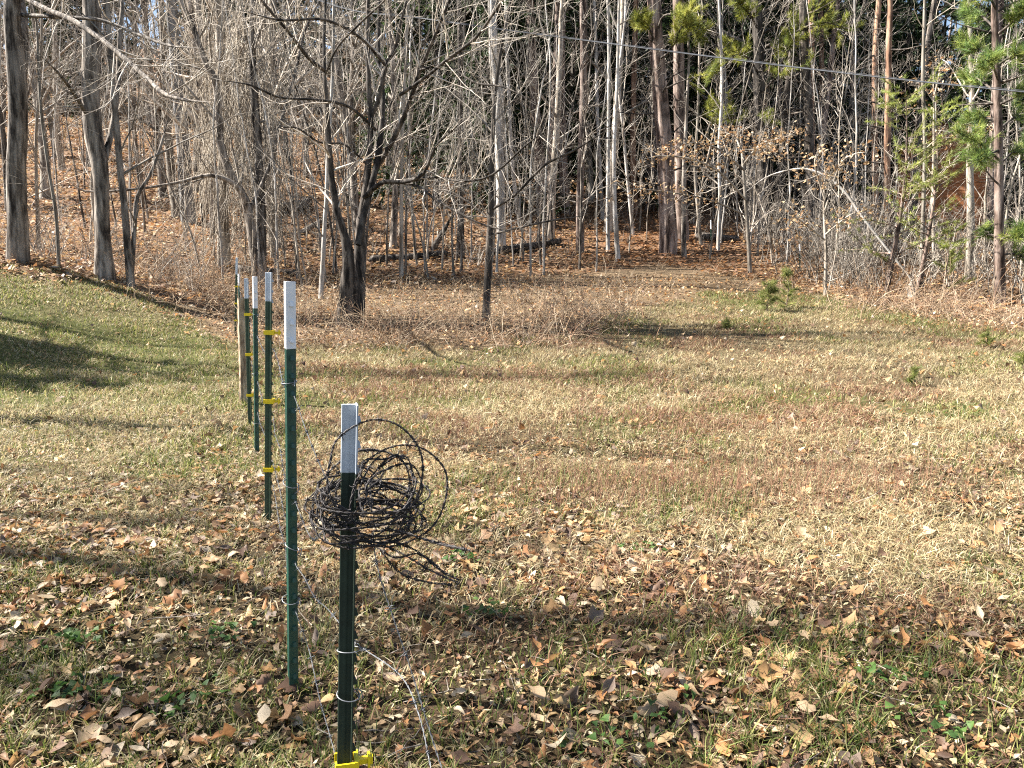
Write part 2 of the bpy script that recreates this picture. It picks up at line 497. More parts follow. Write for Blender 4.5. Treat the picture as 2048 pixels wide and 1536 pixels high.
def leaf_cols(r, n):
    c = LEAFC[r.randint(0, len(LEAFC), n)] * (.7 + .5 * r.rand(n))[:, None]
    return c
def leaf_cloud(r, shapes, pos, size, tint, tilt):
    n = len(pos); Rm = rot_mats(r, n, tilt); si = r.randint(0, len(shapes), n)
    vs, fs, ts = [], [], []; base = 0
    for k, (V, fq) in enumerate(shapes):
        m = np.where(si == k)[0]
        if not len(m): continue
        W = np.einsum('nij,vj->nvi', Rm[m], V) * size[m][:, None, None] + pos[m][:, None, :]
        vs.append(W.reshape(-1, 3))
        fs.append((np.arange(len(m))[:, None, None] * len(V) + fq[None] + base).reshape(-1, 4)); base += W.shape[0] * W.shape[1]
        ts.append(np.repeat(tint[m], len(V), 0))
    return np.concatenate(vs), [np.concatenate(fs)], np.concatenate(ts)
def leaf_density(x, y):
    n1 = fbm(x, y, .55, 80); n2 = fbm(x, y, 1.8, 85)
    dn = .12 + .88 * sstep(.34, .62, n1 * .55 + n2 * .5)
    left = x < fence_x(y) - .5
    dn = dn * np.where(left, 1 - .95 * sstep(3.0, 5.6, y), 1 - .80 * sstep(3.4, 6.5, y))
    return np.clip(dn + np.where(left, .01, .05), 0, 1)
r = np.random.RandomState(21)
x, y = scatter(r, 27000, 1.6, 6.2, .76, .3)
k = r.rand(len(x)) < leaf_density(x, y); x, y = x[k], y[k]
size = (.026 + .060 * r.rand(len(x)) ** 2.1)
z = ground_z(x, y) + .012 + .03 * r.rand(len(x)) ** 2
# the three hundred that show largest are leaves of their own
score = size ** 2 / y ** 2 * ((np.abs(x / y) < .66) & (y > 2.15)) * (.6 + .6 * r.rand(len(x)))
big = np.argsort(-score)[:300]
rest = np.ones(len(x), bool); rest[big] = False
leaf_meshes = []
for c in LEAFC:
    for s in r.choice(16, 4, replace=False):
        V, fq = SH_HI[s]
        leaf_meshes.append(build_mesh('leaf', V, [fq], M_LEAF, True, np.repeat(c[None], len(V), 0)))
for i in big:
    o = link('leaf', leaf_meshes[r.randint(len(leaf_meshes))], GROUND, (x[i], y[i], z[i] + .006))
    o.scale = (size[i] * 1.1,) * 3
    o.rotation_euler = (r.randn() * .4, r.randn() * .4, r.rand() * 6.28)
v1, f1, t1 = leaf_cloud(r, SH_HI, np.stack([x, y, z], -1)[rest], size[rest], leaf_cols(r, rest.sum()), .3)
o = link('leaf_litter', build_mesh('leaf_litter', v1, f1, M_LEAF, True, t1), GROUND); o['kind'] = 'stuff'
x, y = scatter(r, 30000, 1.6, 7.5, .76, .3)
z = ground_z(x, y) + .006 + .012 * r.rand(len(x))
v1, f1, t1 = leaf_cloud(r, SH_QD, np.stack([x, y, z], -1), .012 + .024 * r.rand(len(x)), np.where((r.rand(len(x)) < .4)[:, None], STRAW[r.randint(0, 5, len(x))], leaf_cols(r, len(x)) * .8), .5)
o = link('leaf_crumbs', build_mesh('leaf_crumbs', v1, f1, M_LEAF, True, t1), GROUND); o['kind'] = 'stuff'
x, y = scatter(r, 48000, 6.2, 20, .76, .8)
k = (r.rand(len(x)) < np.maximum(leaf_density(x, y) * .8, sstep(-.8, .8, y - brush_y(x / y)) * .85)); x, y = x[k], y[k]
size = .045 + .055 * r.rand(len(x))
v1, f1, t1 = leaf_cloud(r, SH_LO, np.stack([x, y, ground_z(x, y) + .02 + .03 * r.rand(len(x))], -1), size, leaf_cols(r, len(x)) * (1 + .3 * sstep(8, 13, y))[:, None], .4)
o = link('leaf_litter', build_mesh('leaf_litter', v1, f1, M_LEAF, True, t1), GROUND); o['kind'] = 'stuff'
x, y = scatter(r, 130000, 14, 60, .85, .35)
k = y > wood_y(np.clip(x / y, -.8, .8)) - .6 + (fbm(x, y, 1.5, 90) - .5) * 2; x, y = x[k], y[k]
size = .07 + .06 * r.rand(len(x)) + .0022 * y
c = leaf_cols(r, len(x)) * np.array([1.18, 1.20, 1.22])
pin = (np.exp(-((x / y - .2) / .13) ** 2) * (y < 32))[:, None] * .75     # fallen pine needles under the tall pines
c = c * (1 - pin) + np.array([.36, .165, .07]) * (.6 + .6 * r.rand(len(x), 1)) * pin
v1, f1, t1 = leaf_cloud(r, SH_QD, np.stack([x, y, ground_z(x, y) + .03 + .05 * r.rand(len(x))], -1), size, c, .42)
o = link('leaf_litter', build_mesh('leaf_litter', v1, f1, M_LEAF, True, t1), GROUND); o['kind'] = 'stuff'

# ------------------------------------------------------------------ fence
M_GREEN = plain('green_post_paint', (.018, .07, .046), .5, 0, .45, 14, .25, .45, ((.075, .095, .075), 26, .60))
M_OLIVE = plain('weathered_green_paint', (.04, .07, .038), .6, 0, .45, 18, .3, .4, ((.12, .11, .08), 22, .62))
M_SHADE = plain('shaded_old_green_paint', (.022, .038, .024), .65, 0, .5, 16, .3, .35, ((.09, .08, .055), 20, .62))  # post green darkened: the nearest post's shade is put into the colour
M_WHITE = plain('white_tip_paint', (.80, .80, .80), .5, 0, .12, 18, .1, .4, ((.45, .44, .43), 14, .70))
M_TIP_SHADE = plain('shaded_tip_grey', (.46, .50, .54), .5, 0, .2, 16, .15, .4, ((.2, .2, .2), 18, .70))  # blue-grey look of tips turned from the sun, painted in as colour
M_YEL = plain('yellow_plastic', (.88, .64, .012), .4, 0, .12, 30, 0, .5)
M_WIRE = plain('galvanised_wire', (.15, .155, .16), .55, .4, .35, 60)
M_OLDW = plain('rusted_wire', (.055, .048, .045), .6, .45, .45, 50)
M_TIE = plain('bright_tie_wire', (.28, .285, .29), .5, .5, .25, 60)

def prism(section, z0, z1, nz=1):
    s = np.asarray(section, float); n = len(s)
    zs = np.linspace(z0, z1, nz + 1)
    v = np.concatenate([np.column_stack([s, np.full(n, zz)]) for zz in zs])
    f = []
    for k in range(nz):
        for i in range(n):
            j = (i + 1) % n
            f.append([k * n + i, k * n + j, (k + 1) * n + j, (k + 1) * n + i])
    return v, np.array(f), n
def post_part(section, z0, z1, name, mat, parent):
    v, f, n = prism(section, z0, z1)
    me = bpy.data.meshes.new(name)
    faces = [tuple(a) for a in f] + [tuple(range(n - 1, -1, -1)), tuple(range(n, 2 * n))]
    me.from_pydata([tuple(a) for a in v], [], faces); me.materials.append(mat); me.update()
    o = link(name, me, parent)
    bv = o.modifiers.new('soft_edges', 'BEVEL'); bv.width = .0012; bv.segments = 1
    return o
# T section: plate facing +X, stem towards -X with a rolled rib along each side
SECT = [(.000, -.0175), (.0045, -.0175), (.0055, .0), (.0045, .0175), (.000, .0175), (.0005, .0045), (-.010, .0030), (-.0125, .0042), (-.0165, .0042),
        (-.019, .0026), (-.029, .0022), (-.029, -.0022), (-.019, -.0026), (-.0165, -.0042), (-.0125, -.0042), (-.010, -.0030), (.0005, -.0045)]
def grow_sect(s, dd):
    s = np.array(s); c = s.mean(0); return [tuple(c + (p - c) * (1 + dd)) for p in s]
stud_v, stud_f, _n = prism([(.004, -.008), (.0135, -.0055), (.0135, .0055), (.004, .008)], -.007, .007)
def stud_mesh(mat):
    me = bpy.data.meshes.new('stud')
    vv = stud_v.copy(); vv[4:, 0] -= np.array([0, .004, .004, 0])
    me.from_pydata([tuple(a) for a in vv], [], [tuple(a) for a in stud_f] + [(3, 2, 1, 0), (4, 5, 6, 7)]); me.materials.append(mat); me.update(); return me
STUD = {}
def insulator_mesh():
    b = []
    def box(x0, x1, y0, y1, z0, z1): b.append((x0, x1, y0, y1, z0, z1))
    box(-.034, .009, -.0245, -.0205, -.011, .011)      # near jaw
    box(-.034, .009, .0205, .0245, -.011, .011)
    box(.009, .019, -.0245, .0245, -.0125, .0125)       # body clipped on the plate
    box(-.034, -.030, -.0205, -.006, -.009, .009)
    box(.019, .040, -.007, .007, -.006, .006)           # arm
    box(.040, .046, -.011, .011, -.014, .014)           # flange
    box(.046, .052, -.006, .006, -.009, .009)
    v, f = [], []
    for x0, x1, y0, y1, z0, z1 in b:
        n = len(v)
        v += [(x0, y0, z0), (x1, y0, z0), (x1, y1, z0), (x0, y1, z0), (x0, y0, z1), (x1, y0, z1), (x1, y1, z1), (x0, y1, z1)]
        f += [tuple(n + i for i in q) for q in ((3, 2, 1, 0), (4, 5, 6, 7), (0, 1, 5, 4), (1, 2, 6, 5), (2, 3, 7, 6), (3, 0, 4, 7))]
    me = bpy.data.meshes.new('insulator'); me.from_pydata(v, [], f); me.materials.append(M_YEL); me.update(); return me
INS = insulator_mesh()
def wire_path(pts, rad, ns=4, n=None):
    pts = np.asarray(pts, float)
    n = n or max(8, int(np.linalg.norm(np.diff(pts, axis=0), axis=1).sum() / .012))
    return resample(pts, n), np.full(n, rad)
def tie_mesh(r):
    """a short wire clip round the post and over the line wire"""
    T = Tubes(); a = np.linspace(0, 2 * math.pi * 1.15, 26)
    path = np.stack([-.008 + .026 * np.cos(a), .0235 * np.sin(a), .012 * np.sin(a * .5 + r.rand()) + .004 * a], -1)
    T.add(path, np.full(len(path), .0013), 5)
    tail = resample([path[-1], path[-1] + [.012, -.008, .006], path[-1] + [.02, -.014, -.012]], 8)
    T.add(tail, np.full(8, .0013), 5)
    return T.mesh('wire_tie', M_TIE)

POSTS = {}
def t_post(key, label, base, top, tip_len, rz, paint, tip_mat, ins=(), ties=(), stud_gap=.055):
    base = np.array(base); top = np.array(top)
    H = np.linalg.norm(top - base)
    root = link('fence_post', None, None, base)
    ax = Vector(top - base).normalized()
    qt = Vector((0, 0, 1)).rotation_difference(ax)
    root.rotation_mode = 'QUATERNION'
    root.rotation_quaternion = qt @ Matrix.Rotation(math.radians(rz), 3, 'Z').to_quaternion()
    post_part(SECT, -.12, H - tip_len, 'post', paint, root)
    post_part(grow_sect(SECT, .03), H - tip_len, H, 'tip', tip_mat, root)
    z = .06; k = 0
    while z < H - .02:
        mt = paint if z < H - tip_len - .008 else tip_mat
        if mt.name not in STUD: STUD[mt.name] = stud_mesh(mt)
        link('stud', STUD[mt.name], root, (0, 0, z)); z += stud_gap
    for zz in ins: link('insulator', INS, root, (0, 0, zz))
    rr = np.random.RandomState(len(POSTS) + 5)
    for zz in ties:
        o = link('wire_tie', tie_mesh(rr), root, (0, 0, zz)); o.rotation_euler = (rr.randn() * .15, rr.randn() * .15, rr.rand() * .8 - .4)
    M3 = (root.rotation_quaternion).to_matrix()
    def at(zz, off=.012): return base + np.array(M3 @ Vector((off, 0, zz)))
    POSTS[key] = (at, H, base)
    return tag(root, label, 'fence post', 'metal posts of the wire fence')
def zat(base, top, py):      # height along the post where the photograph shows pixel row py
    b = np.array(base); t = np.array(top)
    s = np.linspace(0, 1, 800); pts = b + (t - b) * s[:, None]
    v = pts - np.array([0, 0, EYE]); fw = v[:, 1] * CP - v[:, 2] * SP; up = v[:, 1] * SP + v[:, 2] * CP
    rows = 768 - F * up / fw
    return s[np.argmin(abs(rows - py))] * np.linalg.norm(t - b)
def add_post(key, label, tpx, bpx, tip_y, rz, paint, tipm, ins=(), ties=(), Y=None):
    if Y is None: b = G(*bpx)
    else:
        b = P(bpx[0], bpx[1], Y); b[2] = float(ground_z(b[0], b[1]))
    t = P(tpx[0], tpx[1], b[1])
    L = np.linalg.norm(t - b)
    t_post(key, label, b, t, L - zat(b, t, tip_y), rz, paint, tipm, [zat(b, t, q) for q in ins], [zat(b, t, q) for q in ties])
add_post('1', 'nearest short metal fence post with grey tip holding the tangle of barbed wire', (711, 808), (697, 1720), 945, 16, M_SHADE, M_TIP_SHADE, ins=(1524,), ties=(1318, 1405), Y=1.64)
add_post('2', 'green metal fence post with the tallest bright white tip, just behind the barbed wire tangle', (580, 563), (587, 1390), 698, -38, M_GREEN, M_WHITE, ties=(775, 982, 1108, 1210))
add_post('3', 'dull green metal fence post with grey tip and three yellow insulators, third from the front', (542, 545), (540, 1045), 603, 8, M_OLIVE, M_TIP_SHADE, ins=(665, 802, 938))
add_post('4', 'thin green metal fence post with white tip beside the post with three insulators', (510, 553), (514, 910), 617, -38, M_GREEN, M_WHITE, ties=(634, 752, 850))
add_post('5', 'green metal fence post with grey tip right beside the wooden post', (495, 557), (503, 855), 597, 8, M_OLIVE, M_TIP_SHADE, ins=(629, 709, 790))
add_post('7', 'distant metal fence post with grey tip rising above the wooden post', (475, 515), (472, 672), 549, 6, M_OLIVE, M_TIP_SHADE, ins=(573, 607, 641))
add_post('8', 'distant metal fence post with small white tip just above the wooden post', (478, 548), (480, 655), 572, -20, M_GREEN, M_WHITE)
add_post('9', 'white tipped metal post at the wood edge right of the tall pines', (1600, 488), (1601, 548), 505, -20, M_GREEN, M_WHITE)
add_post('10', 'white tipped metal post standing in shade behind the tall pines', (1422, 440), (1424, 505), 458, -20, M_GREEN, M_WHITE)

# split wooden post
b = G(487, 808); tp = P(484, 596, b[1]); Hh = np.linalg.norm(tp - b)
wr = np.random.RandomState(4)
n = 11; zz = np.linspace(-.15, Hh, 26)
T_ = []
for i, h in enumerate(zz):
    a = np.arange(n) * 2 * math.pi / n
    prof = np.array([.046, .041, .05, .044, .038, .047, .043, .05, .039, .045, .04])
    rad = prof * (1 + .08 * wr.randn(n)) * (1.05 - .12 * i / 25)
    top_cut = np.where(i == 25, wr.rand(n) * .05 - .03, 0)
    T_.append(np.stack([rad * np.cos(a) + .006 * math.sin(h * 5), rad * np.sin(a) * .8, np.full(n, h) + top_cut], -1))
v = np.concatenate(T_)
idx = np.arange(len(v)).reshape(26, n)
fq = np.stack([idx[:-1], np.roll(idx, -1, 1)[:-1], np.roll(idx, -1, 1)[1:], idx[1:]], -1).reshape(-1, 4)
v = np.vstack([v, [[0, 0, Hh - .01]]])
cap = np.stack([idx[-1], np.roll(idx[-1], -1), np.full(n, len(v) - 1)], -1)
M_WOOD = bark('weathered_wood', (.16, .11, .07), (.38, .29, .19), (.55, .45, .32), 26, .1, 1.0, .1)
root = link('wooden_post', None, None, b); root.rotation_euler = (0, math.atan2(tp[0] - b[0], tp[2] - b[2]), .4)
link('timber', build_mesh('timber', v, [fq, cap], M_WOOD, False), root)
T = Tubes(); T.add([[.02, -.02, Hh - .12], [.022, -.03, Hh - .03], [.018, -.035, Hh + .07]], [.006, .006, .003], 5)
link('splinter', T.mesh('splinter', M_WOOD), root)
tag(root, 'split weathered wooden fence post beside the yellow clipped metal posts', 'fence post')

# barbed wire: two twisted strands with barbs
def barbed(pts, r, step=.006, pitch=.035, gap=.11, rw=.0009, tw=.0011):
    pts = np.asarray(pts, float)
    L = np.linalg.norm(np.diff(pts, axis=0), axis=1).sum()
    n = max(20, int(L / step)); c = resample(pts, n)
    s = np.concatenate([[0], np.cumsum(np.linalg.norm(np.diff(c, axis=0), axis=1))])
    t = norm(np.gradient(c, axis=0)); ref = np.array([.3, .5, .81]); U = norm(np.cross(t, ref)); V = np.cross(t, U)
    ph = s / pitch * 2 * math.pi
    T = Tubes()
    for o in (0, math.pi):
        T.add(c + tw * (np.cos(ph + o)[:, None] * U + np.sin(ph + o)[:, None] * V), np.full(n, rw), 4)
    B = Tubes()
    for sb in np.arange(gap * .4, s[-1], gap):
        i = min(np.searchsorted(s, sb + r.randn() * .01), n - 1); i = max(i, 0)
        for k in range(2):
            a = r.rand() * 6.28; dv = np.cos(a) * U[i] + np.sin(a) * V[i]
            p = c[i] + t[i] * (k - .5) * .006
            B.add([p - dv * .013 + t[i] * .003, p, p + dv * .013 - t[i] * .003], [.0006, .0013, .0006], 3)
        a = np.linspace(0, 12.5, 14)
        B.add(c[i] + (a[:, None] / 12.5 - .5) * .009 * t[i] + .0034 * (np.cos(a)[:, None] * U[i] + np.sin(a)[:, None] * V[i]), np.full(14, .0011), 3)
    return T, B
def strand(label, pts, r, mat=None, **kw):
    o0 = np.asarray(pts[0]); mat = mat or M_WIRE
    T, B = barbed(pts, r, **kw)
    root = link('barbed_wire', None, None, o0)
    link('cable', T.mesh('cable', mat, o0), root)
    link('barbs', B.mesh('barbs', mat, o0), root)
    tag(root, label, 'barbed wire', 'barbed wire strands of the fence')
wr = np.random.RandomState(9)
def sag(a, b, k=4, amt=.03, wob=.005):
    t = np.linspace(0, 1, k + 2)[1:-1]
    return [a * (1 - s) + b * s + np.array([wr.randn() * wob, wr.randn() * wob, -amt * 4 * s * (1 - s) + wr.randn() * wob]) for s in t]
def hz(key, row=None, z=None):
    at, H, b = POSTS[key]
    return at(z)
def run(keys, z, amt=.04, extra=None):
    pts = []
    for i, kk in enumerate(keys):
        at, H, b = POSTS[kk]; p = at(min(z[i], H - .05), .014)
        if pts: pts += sag(pts[-1], p, 4, amt)
        pts.append(p)
    if extra is not None:
        for e in extra: pts.append(np.asarray(e))
    return pts
strand('grey barbed wire strand running top to top along the fence posts to the tangle', run(['7', '5', '4', '3', '2'], [.9, .93, .90, .96, .99], .05, [P(612, 860, 2.2), P(640, 930, 1.95), P(668, 985, 1.75)]), wr, step=.014)
strand('grey barbed wire strand at half height between the green fence posts', run(['5', '4', '3', '2'], [.6, .56, .60, .655], .05, [P(622, 1075, 2.2), P(650, 1060, 1.9), P(690, 1040, 1.7)]), wr, step=.014)
strand('grey barbed wire strand hanging between the two nearest posts above the leaves', run(['4', '3', '2', '1'], [.33, .34, .45, .53], .02, [P(800, 1350, 1.52), P(838, 1430, 1.42), P(862, 1536, 1.33), P(890, 1660, 1.22)]), wr, step=.011)
strand('lowest grey barbed wire strand near the ground left of the nearest post', run(['3', '2'], [.22, .29], .02, [P(618, 1300, 2.3), P(640, 1400, 2.1), P(668, 1500, 1.95), P(690, 1600, 1.8), P(720, 1720, 1.7)]), wr, step=.011)
strand('grey barbed wire strand dropping from the tangle to the grass in front', [P(745, 1065, 1.60), P(752, 1120, 1.58), P(768, 1180, 1.55), P(795, 1260, 1.51), P(822, 1340, 1.48), P(856, 1450, 1.42), P(885, 1540, 1.37), P(930, 1660, 1.30)], wr, step=.007)

# the tangle of old barbed wire hung on the nearest post
def loop(cx, cy, Yc, rx, ry, tilt, ydip, turns, r, ph=0.0, jit=.006):
    """an uneven open loop: rx, ry in metres across and up, ydip its depth away from the viewer"""
    c = P(cx, cy, Yc); k = int(10 * turns); a = np.linspace(0, 2 * math.pi * turns, k + 1) + ph
    X_ = rx * np.cos(a); Z_ = ry * np.sin(a); Y_ = ydip * np.sin(a + .4)
    grow = 1 + .04 * np.cumsum(r.randn(k + 1)) * .3
    ct, s_ = math.cos(tilt), math.sin(tilt)
    return c + np.stack([(X_ * ct - Z_ * s_) * grow, Y_ * grow, (X_ * s_ + Z_ * ct) * grow], -1) + r.randn(k + 1, 3) * jit
coil = link('barbed_wire_coil', None, None, P(740, 1000, 1.63))
co = np.array(coil.location)
cr = np.random.RandomState(17)
segs = [loop(748, 948, 1.60, .101, .107, .1, .03, 1.05, cr, 2.6, .003),
        loop(800, 990, 1.62, .100, .098, -.25, .05, 1.05, cr, 3.0, .003),
        loop(727, 985, 1.63, .100, .075, .2, .07, 1.1, cr, 1.0, .003)]
for i in range(11):
    segs.append(loop(740 + cr.randn() * 9, 1022 + cr.randn() * 16, 1.63, .094 + cr.randn() * .010, .014 + .016 * cr.rand(), -.16 + cr.randn() * .12, .085 + cr.randn() * .012, 1.1 + cr.rand() * .4, cr, cr.rand() * 6, .004))
for i in range(3):
    segs.append(loop(690 + cr.randn() * 12, 985 + cr.randn() * 12, 1.62, .045, .045, cr.randn() * .5, .05, 1.2, cr, cr.rand() * 6, .005))
for a in range(3):
    segs.append(loop(780 + cr.randn() * 14, 985 + cr.randn() * 16, 1.60, .05 + .02 * cr.rand(), .045, cr.randn() * .6, .05, 1.2, cr, cr.rand() * 6, .005))
tails = [[(745, 1062), (800, 1062), (870, 1086), (940, 1101)], [(770, 1055), (850, 1078), (905, 1092), (935, 1100)],
         [(752, 1085), (800, 1105), (860, 1140), (915, 1165)], [(775, 1080), (830, 1100), (880, 1140), (918, 1160)],
         [(760, 1100), (800, 1145), (850, 1163), (905, 1170)], [(748, 1090), (790, 1115), (840, 1108), (890, 1146)]]
for i, tl in enumerate(tails):
    segs.append(np.array([P(a, b_, 1.60 - .03 * j + .015 * i) for j, (a, b_) in enumerate(tl)]))
for sg in segs:
    T, B = barbed(sg, cr, step=.006, gap=.085, rw=.0013, tw=.0015)
    lo = link('loop', T.mesh('loop', M_OLDW, co), coil)
    link('barbs', B.mesh('barbs', M_OLDW, co), lo)
tag(coil, 'dark tangled coil of old barbed wire hung over the nearest short post', 'barbed wire')

# overhead cable
cp = [P(300, -150, 17.5), P(640, 2, 15.5), P(850, 38, 14.5), P(1300, 98, 12.6), P(1700, 148, 11.2), P(2048, 184, 10.2), P(2600, 232, 9.0), P(3300, 280, 7.8)]
cp = [cp[0] + (cp[0] - cp[1]) * 3] + cp
T = Tubes(); c = resample(cp, 160); T.add(c, np.full(160, .008), 6)
root = link('overhead_cable', None, None, c[0])
M_CABLE = plain('cable_sheath', (.13, .135, .145), .4, 0, .2, 20)
link('conductor', T.mesh('conductor', M_CABLE, c[0]), root)
T = Tubes(); a = np.arange(160) * .9
T.add(c + np.stack([0 * a, .006 * np.cos(a), .016 + .004 * np.sin(a)], -1), np.full(160, .0035), 5)
link('messenger_wire', T.mesh('messenger_wire', M_CABLE, c[0]), root)
tag(root, 'dark overhead utility cable crossing the sky in front of the trees', 'cable')

# ------------------------------------------------------------------ trees traced one by one
HEROES = []
def twigs_from(r, Pa, Ra, Da, L, spec):
    """two further levels of side branches on given limbs -> list of (P, R, sides)"""
    out = []
    s, dd, ln, ra = kids(r, Pa, Ra, Da, L, spec.get('per', 9), spec.get('t0', .15), 1.0, spec.get('ang', (35, 75)), spec.get('lr', (.25, .6)), (.25, .5), spec.get('up', .15))
    ln = np.clip(ln, .25, spec.get('lmax', 2.6)); ra = np.clip(ra, .0035, .035)
    A, B, C = level(r, s, dd, ln, ra, 8, spec.get('wob', .085), spec.get('trop', .02), .2)
    out.append((A, B, 4))
    s, dd, ln2, ra2 = kids(r, A, B, C, ln, spec.get('per2', 4.5), .15, 1.0, (30, 65), (.35, .75), (.4, .65), .1)
    ln2 = np.clip(ln2, .12, 1.2); ra2 = np.clip(ra2, .0025, .012)
    A2, B2, C2 = level(r, s, dd, ln2, ra2, 5, .09, .02, .3)
    out.append((A2, B2, 3))
    if spec.get('per3', 1.2) > 0:
        s, dd, ln3, ra3 = kids(r, A2, B2, C2, ln2, spec.get('per3', 1.2), .1, 1.0, (30, 70), (.3, .7), (.5, .7), .1)
        A3, B3, C3 = level(r, s, dd, np.clip(ln3, .08, .6), np.clip(ra3, .002, .006), 3, .12, .03, .4)
        out.append((A3, B3, 3))
    return out
def hero(name, label, cat, stems, mat, seed, group=None, spec=None, twig_mat=None, base_px=None, Y=None, wmul=.92, rough=.12):
    """stems: list of dict(px=[(x, y)...], w=[...] px widths, dY=(start, end), ext=metres); the first is the trunk"""
    r = np.random.RandomState(seed)
    bp = base_px or stems[0]['px'][0]
    if Y is None: base = G(*bp)
    else:
        base = P(bp[0], bp[1], Y); base[2] = float(ground_z(base[0], base[1]))
    Y0 = base[1]
    root = link(name, None, None, base)
    tw = Tubes(); ntw = 0
    spec = spec or {}
    for i, s in enumerate(stems):
        dY = s.get('dY', (0, 0)); k = len(s['px'])
        pts = np.array([P(a, b, Y0 + dY[0] + (dY[1] - dY[0]) * j / max(1, k - 1)) for j, (a, b) in enumerate(s['px'])])
        rad = np.array([x * .5 * Y0 / F for x in s['w']]) * wmul
        if i == 0 and not s.get('noroot'):
            pts = np.vstack([pts[0] - [0, 0, .35], pts]); pts[0, 0] = pts[1, 0]; rad = np.concatenate([[rad[0] * 1.35], rad]); rad[1] *= 1.12
        ext = s.get('ext', 0)
        if ext:
            dv = norm(pts[-1] - pts[-2]); dv = norm(dv + np.array([0, 0, .35]))
            e = [pts[-1] + dv * ext * f + r.randn(3) * .05 * ext * f for f in (.25, .5, .75, 1)]
            pts = np.vstack([pts, e]); rad = np.concatenate([rad, rad[-1] * np.array([.85, .65, .4, .12])])
        else: rad[-1] *= .25
        nseg = 40 if i == 0 else 24
        c, rr = resample(pts, nseg, rad)
        T = Tubes(); ns = 14 if rr[1] > .1 else (9 if rr[1] > .04 else 6)
        T.add(c, rr, ns, rough if rr[1] > .05 else .06, seed + i)
        link('trunk' if i == 0 else 'limb', T.mesh('trunk' if i == 0 else 'limb', mat, base), root)
        D = norm(np.gradient(c, axis=0)); L = np.linalg.norm(np.diff(c, axis=0), axis=1).sum()
        sp = dict(spec); sp.update(s.get('spec', {}))
        if sp.get('per', 9) > 0:
            for A, B, q in twigs_from(r, c[None], rr[None], D[None], np.array([L]), sp):
                if len(A): tw.add(A, B, q); ntw += 1
    if ntw: link('twigs', tw.mesh('twigs', twig_mat or M_TWIG, base), root)
    HEROES.append((base[0], base[1]))
    return tag(root, label, cat, group), base
LG = 'trees traced along the wood edge'
S = dict
# far left furrowed trunk
hero('bare_tree', 'large furrowed grey trunk at the far left behind the lawn crest', 'tree',
     [S(px=[(36, 522), (34, 430), (32, 330), (36, 230), (30, 110), (24, 0)], w=[42, 38, 37, 36, 34, 30], ext=9, spec=S(t0=.35, per=12)),
      S(px=[(34, 200), (44, 120), (46, 60), (40, 0)], w=[24, 22, 20, 18], dY=(0, .6), ext=6),
      S(px=[(44, 30), (114, 34), (200, 40), (274, 68), (337, 91), (400, 96)], w=[9, 8, 7, 6, 5, 3], dY=(0, -3), spec=S(per=14, up=-.05)),
      S(px=[(40, -10), (91, 18), (146, 41), (219, 91), (292, 155), (328, 187), (372, 200), (424, 205)], w=[11, 10, 10, 9, 8, 7, 5, 3], dY=(0, -4), spec=S(per=16, up=-.05))],
     M_HARD, 101)
hero('bare_tree', 'thin dark trunk leaning left beside the large furrowed trunk', 'tree',
     [S(px=[(28, 500), (16, 400), (10, 320), (2, 240), (-30, 100)], w=[12, 12, 11, 10, 8], ext=3, spec=S(per=8))], M_DARK, 102)
hero('bare_tree', 'broad furrowed trunk with bright left side standing at the lawn edge', 'tree',
     [S(px=[(210, 556), (206, 480), (204, 400), (200, 330), (188, 270), (182, 180), (184, 90), (182, 0)], w=[40, 30, 28, 32, 34, 34, 34, 32], ext=9, spec=S(t0=.4, per=14)),
      S(px=[(206, 330), (214, 300), (226, 250), (236, 170), (240, 60), (246, 0)], w=[14, 13, 12, 10, 9, 8], dY=(0, .7), ext=4),
      S(px=[(180, 240), (150, 190), (120, 150), (80, 110)], w=[9, 8, 6, 3], dY=(0, -1.5), spec=S(per=12))],
     M_HARD, 103)
hero('bare_tree', 'two slender stems leaning apart right of the broad furrowed trunk', 'tree',
     [S(px=[(262, 572), (256, 500), (250, 420), (240, 330), (232, 230), (222, 120), (214, 0)], w=[17, 15, 14, 13, 12, 10, 9], ext=4),
      S(px=[(262, 560), (268, 470), (274, 395), (300, 350), (322, 290), (338, 230)], w=[11, 10, 9, 8, 6, 4], dY=(0, .8), spec=S(per=10))],
     M_HARD, 104, spec=S(per=10))
hero('sapling', 'thin pale sapling leaning against the broad furrowed trunk', 'tree',
     [S(px=[(196, 520), (190, 440), (184, 380), (188, 320), (200, 260)], w=[9, 8, 8, 7, 5], ext=1.5)], M_SAP, 105, Y=18.0)
hero('bare_tree', 'smooth blue grey trunk standing alone on the leafy slope', 'tree',
     [S(px=[(378, 447), (372, 380), (366, 300), (358, 210), (350, 110), (343, 0)], w=[30, 27, 26, 24, 22, 21], ext=9, spec=S(t0=.6, per=10))], M_GREY, 106)
# vine hung clump
vb, vbase = hero('vine_hung_tree', 'vine draped grey tree with a stem arching up to the left', 'tree',
     [S(px=[(520, 566), (506, 480), (492, 405), (462, 350), (442, 292), (438, 237), (432, 164), (410, 123), (388, 59), (362, 0)], w=[26, 20, 18, 17, 16, 15, 14, 13, 11, 10], ext=4, spec=S(per=14)),
      S(px=[(523, 548), (521, 410), (518, 319), (509, 205), (505, 105), (507, 0)], w=[22, 20, 19, 17, 15, 12], dY=(.2, .9), ext=5, spec=S(per=14)),
      S(px=[(497, 433), (479, 378), (424, 351), (356, 365), (274, 378), (173, 383), (137, 360)], w=[12, 11, 8, 6, 5, 4, 3], dY=(0, -1.5), spec=S(per=12, up=.15)),
      S(px=[(500, 420), (540, 330), (560, 250), (590, 150), (610, 60), (640, 0)], w=[9, 8, 7, 6, 6, 5], dY=(0, 1.6), ext=2)],
     M_HARD, 107)
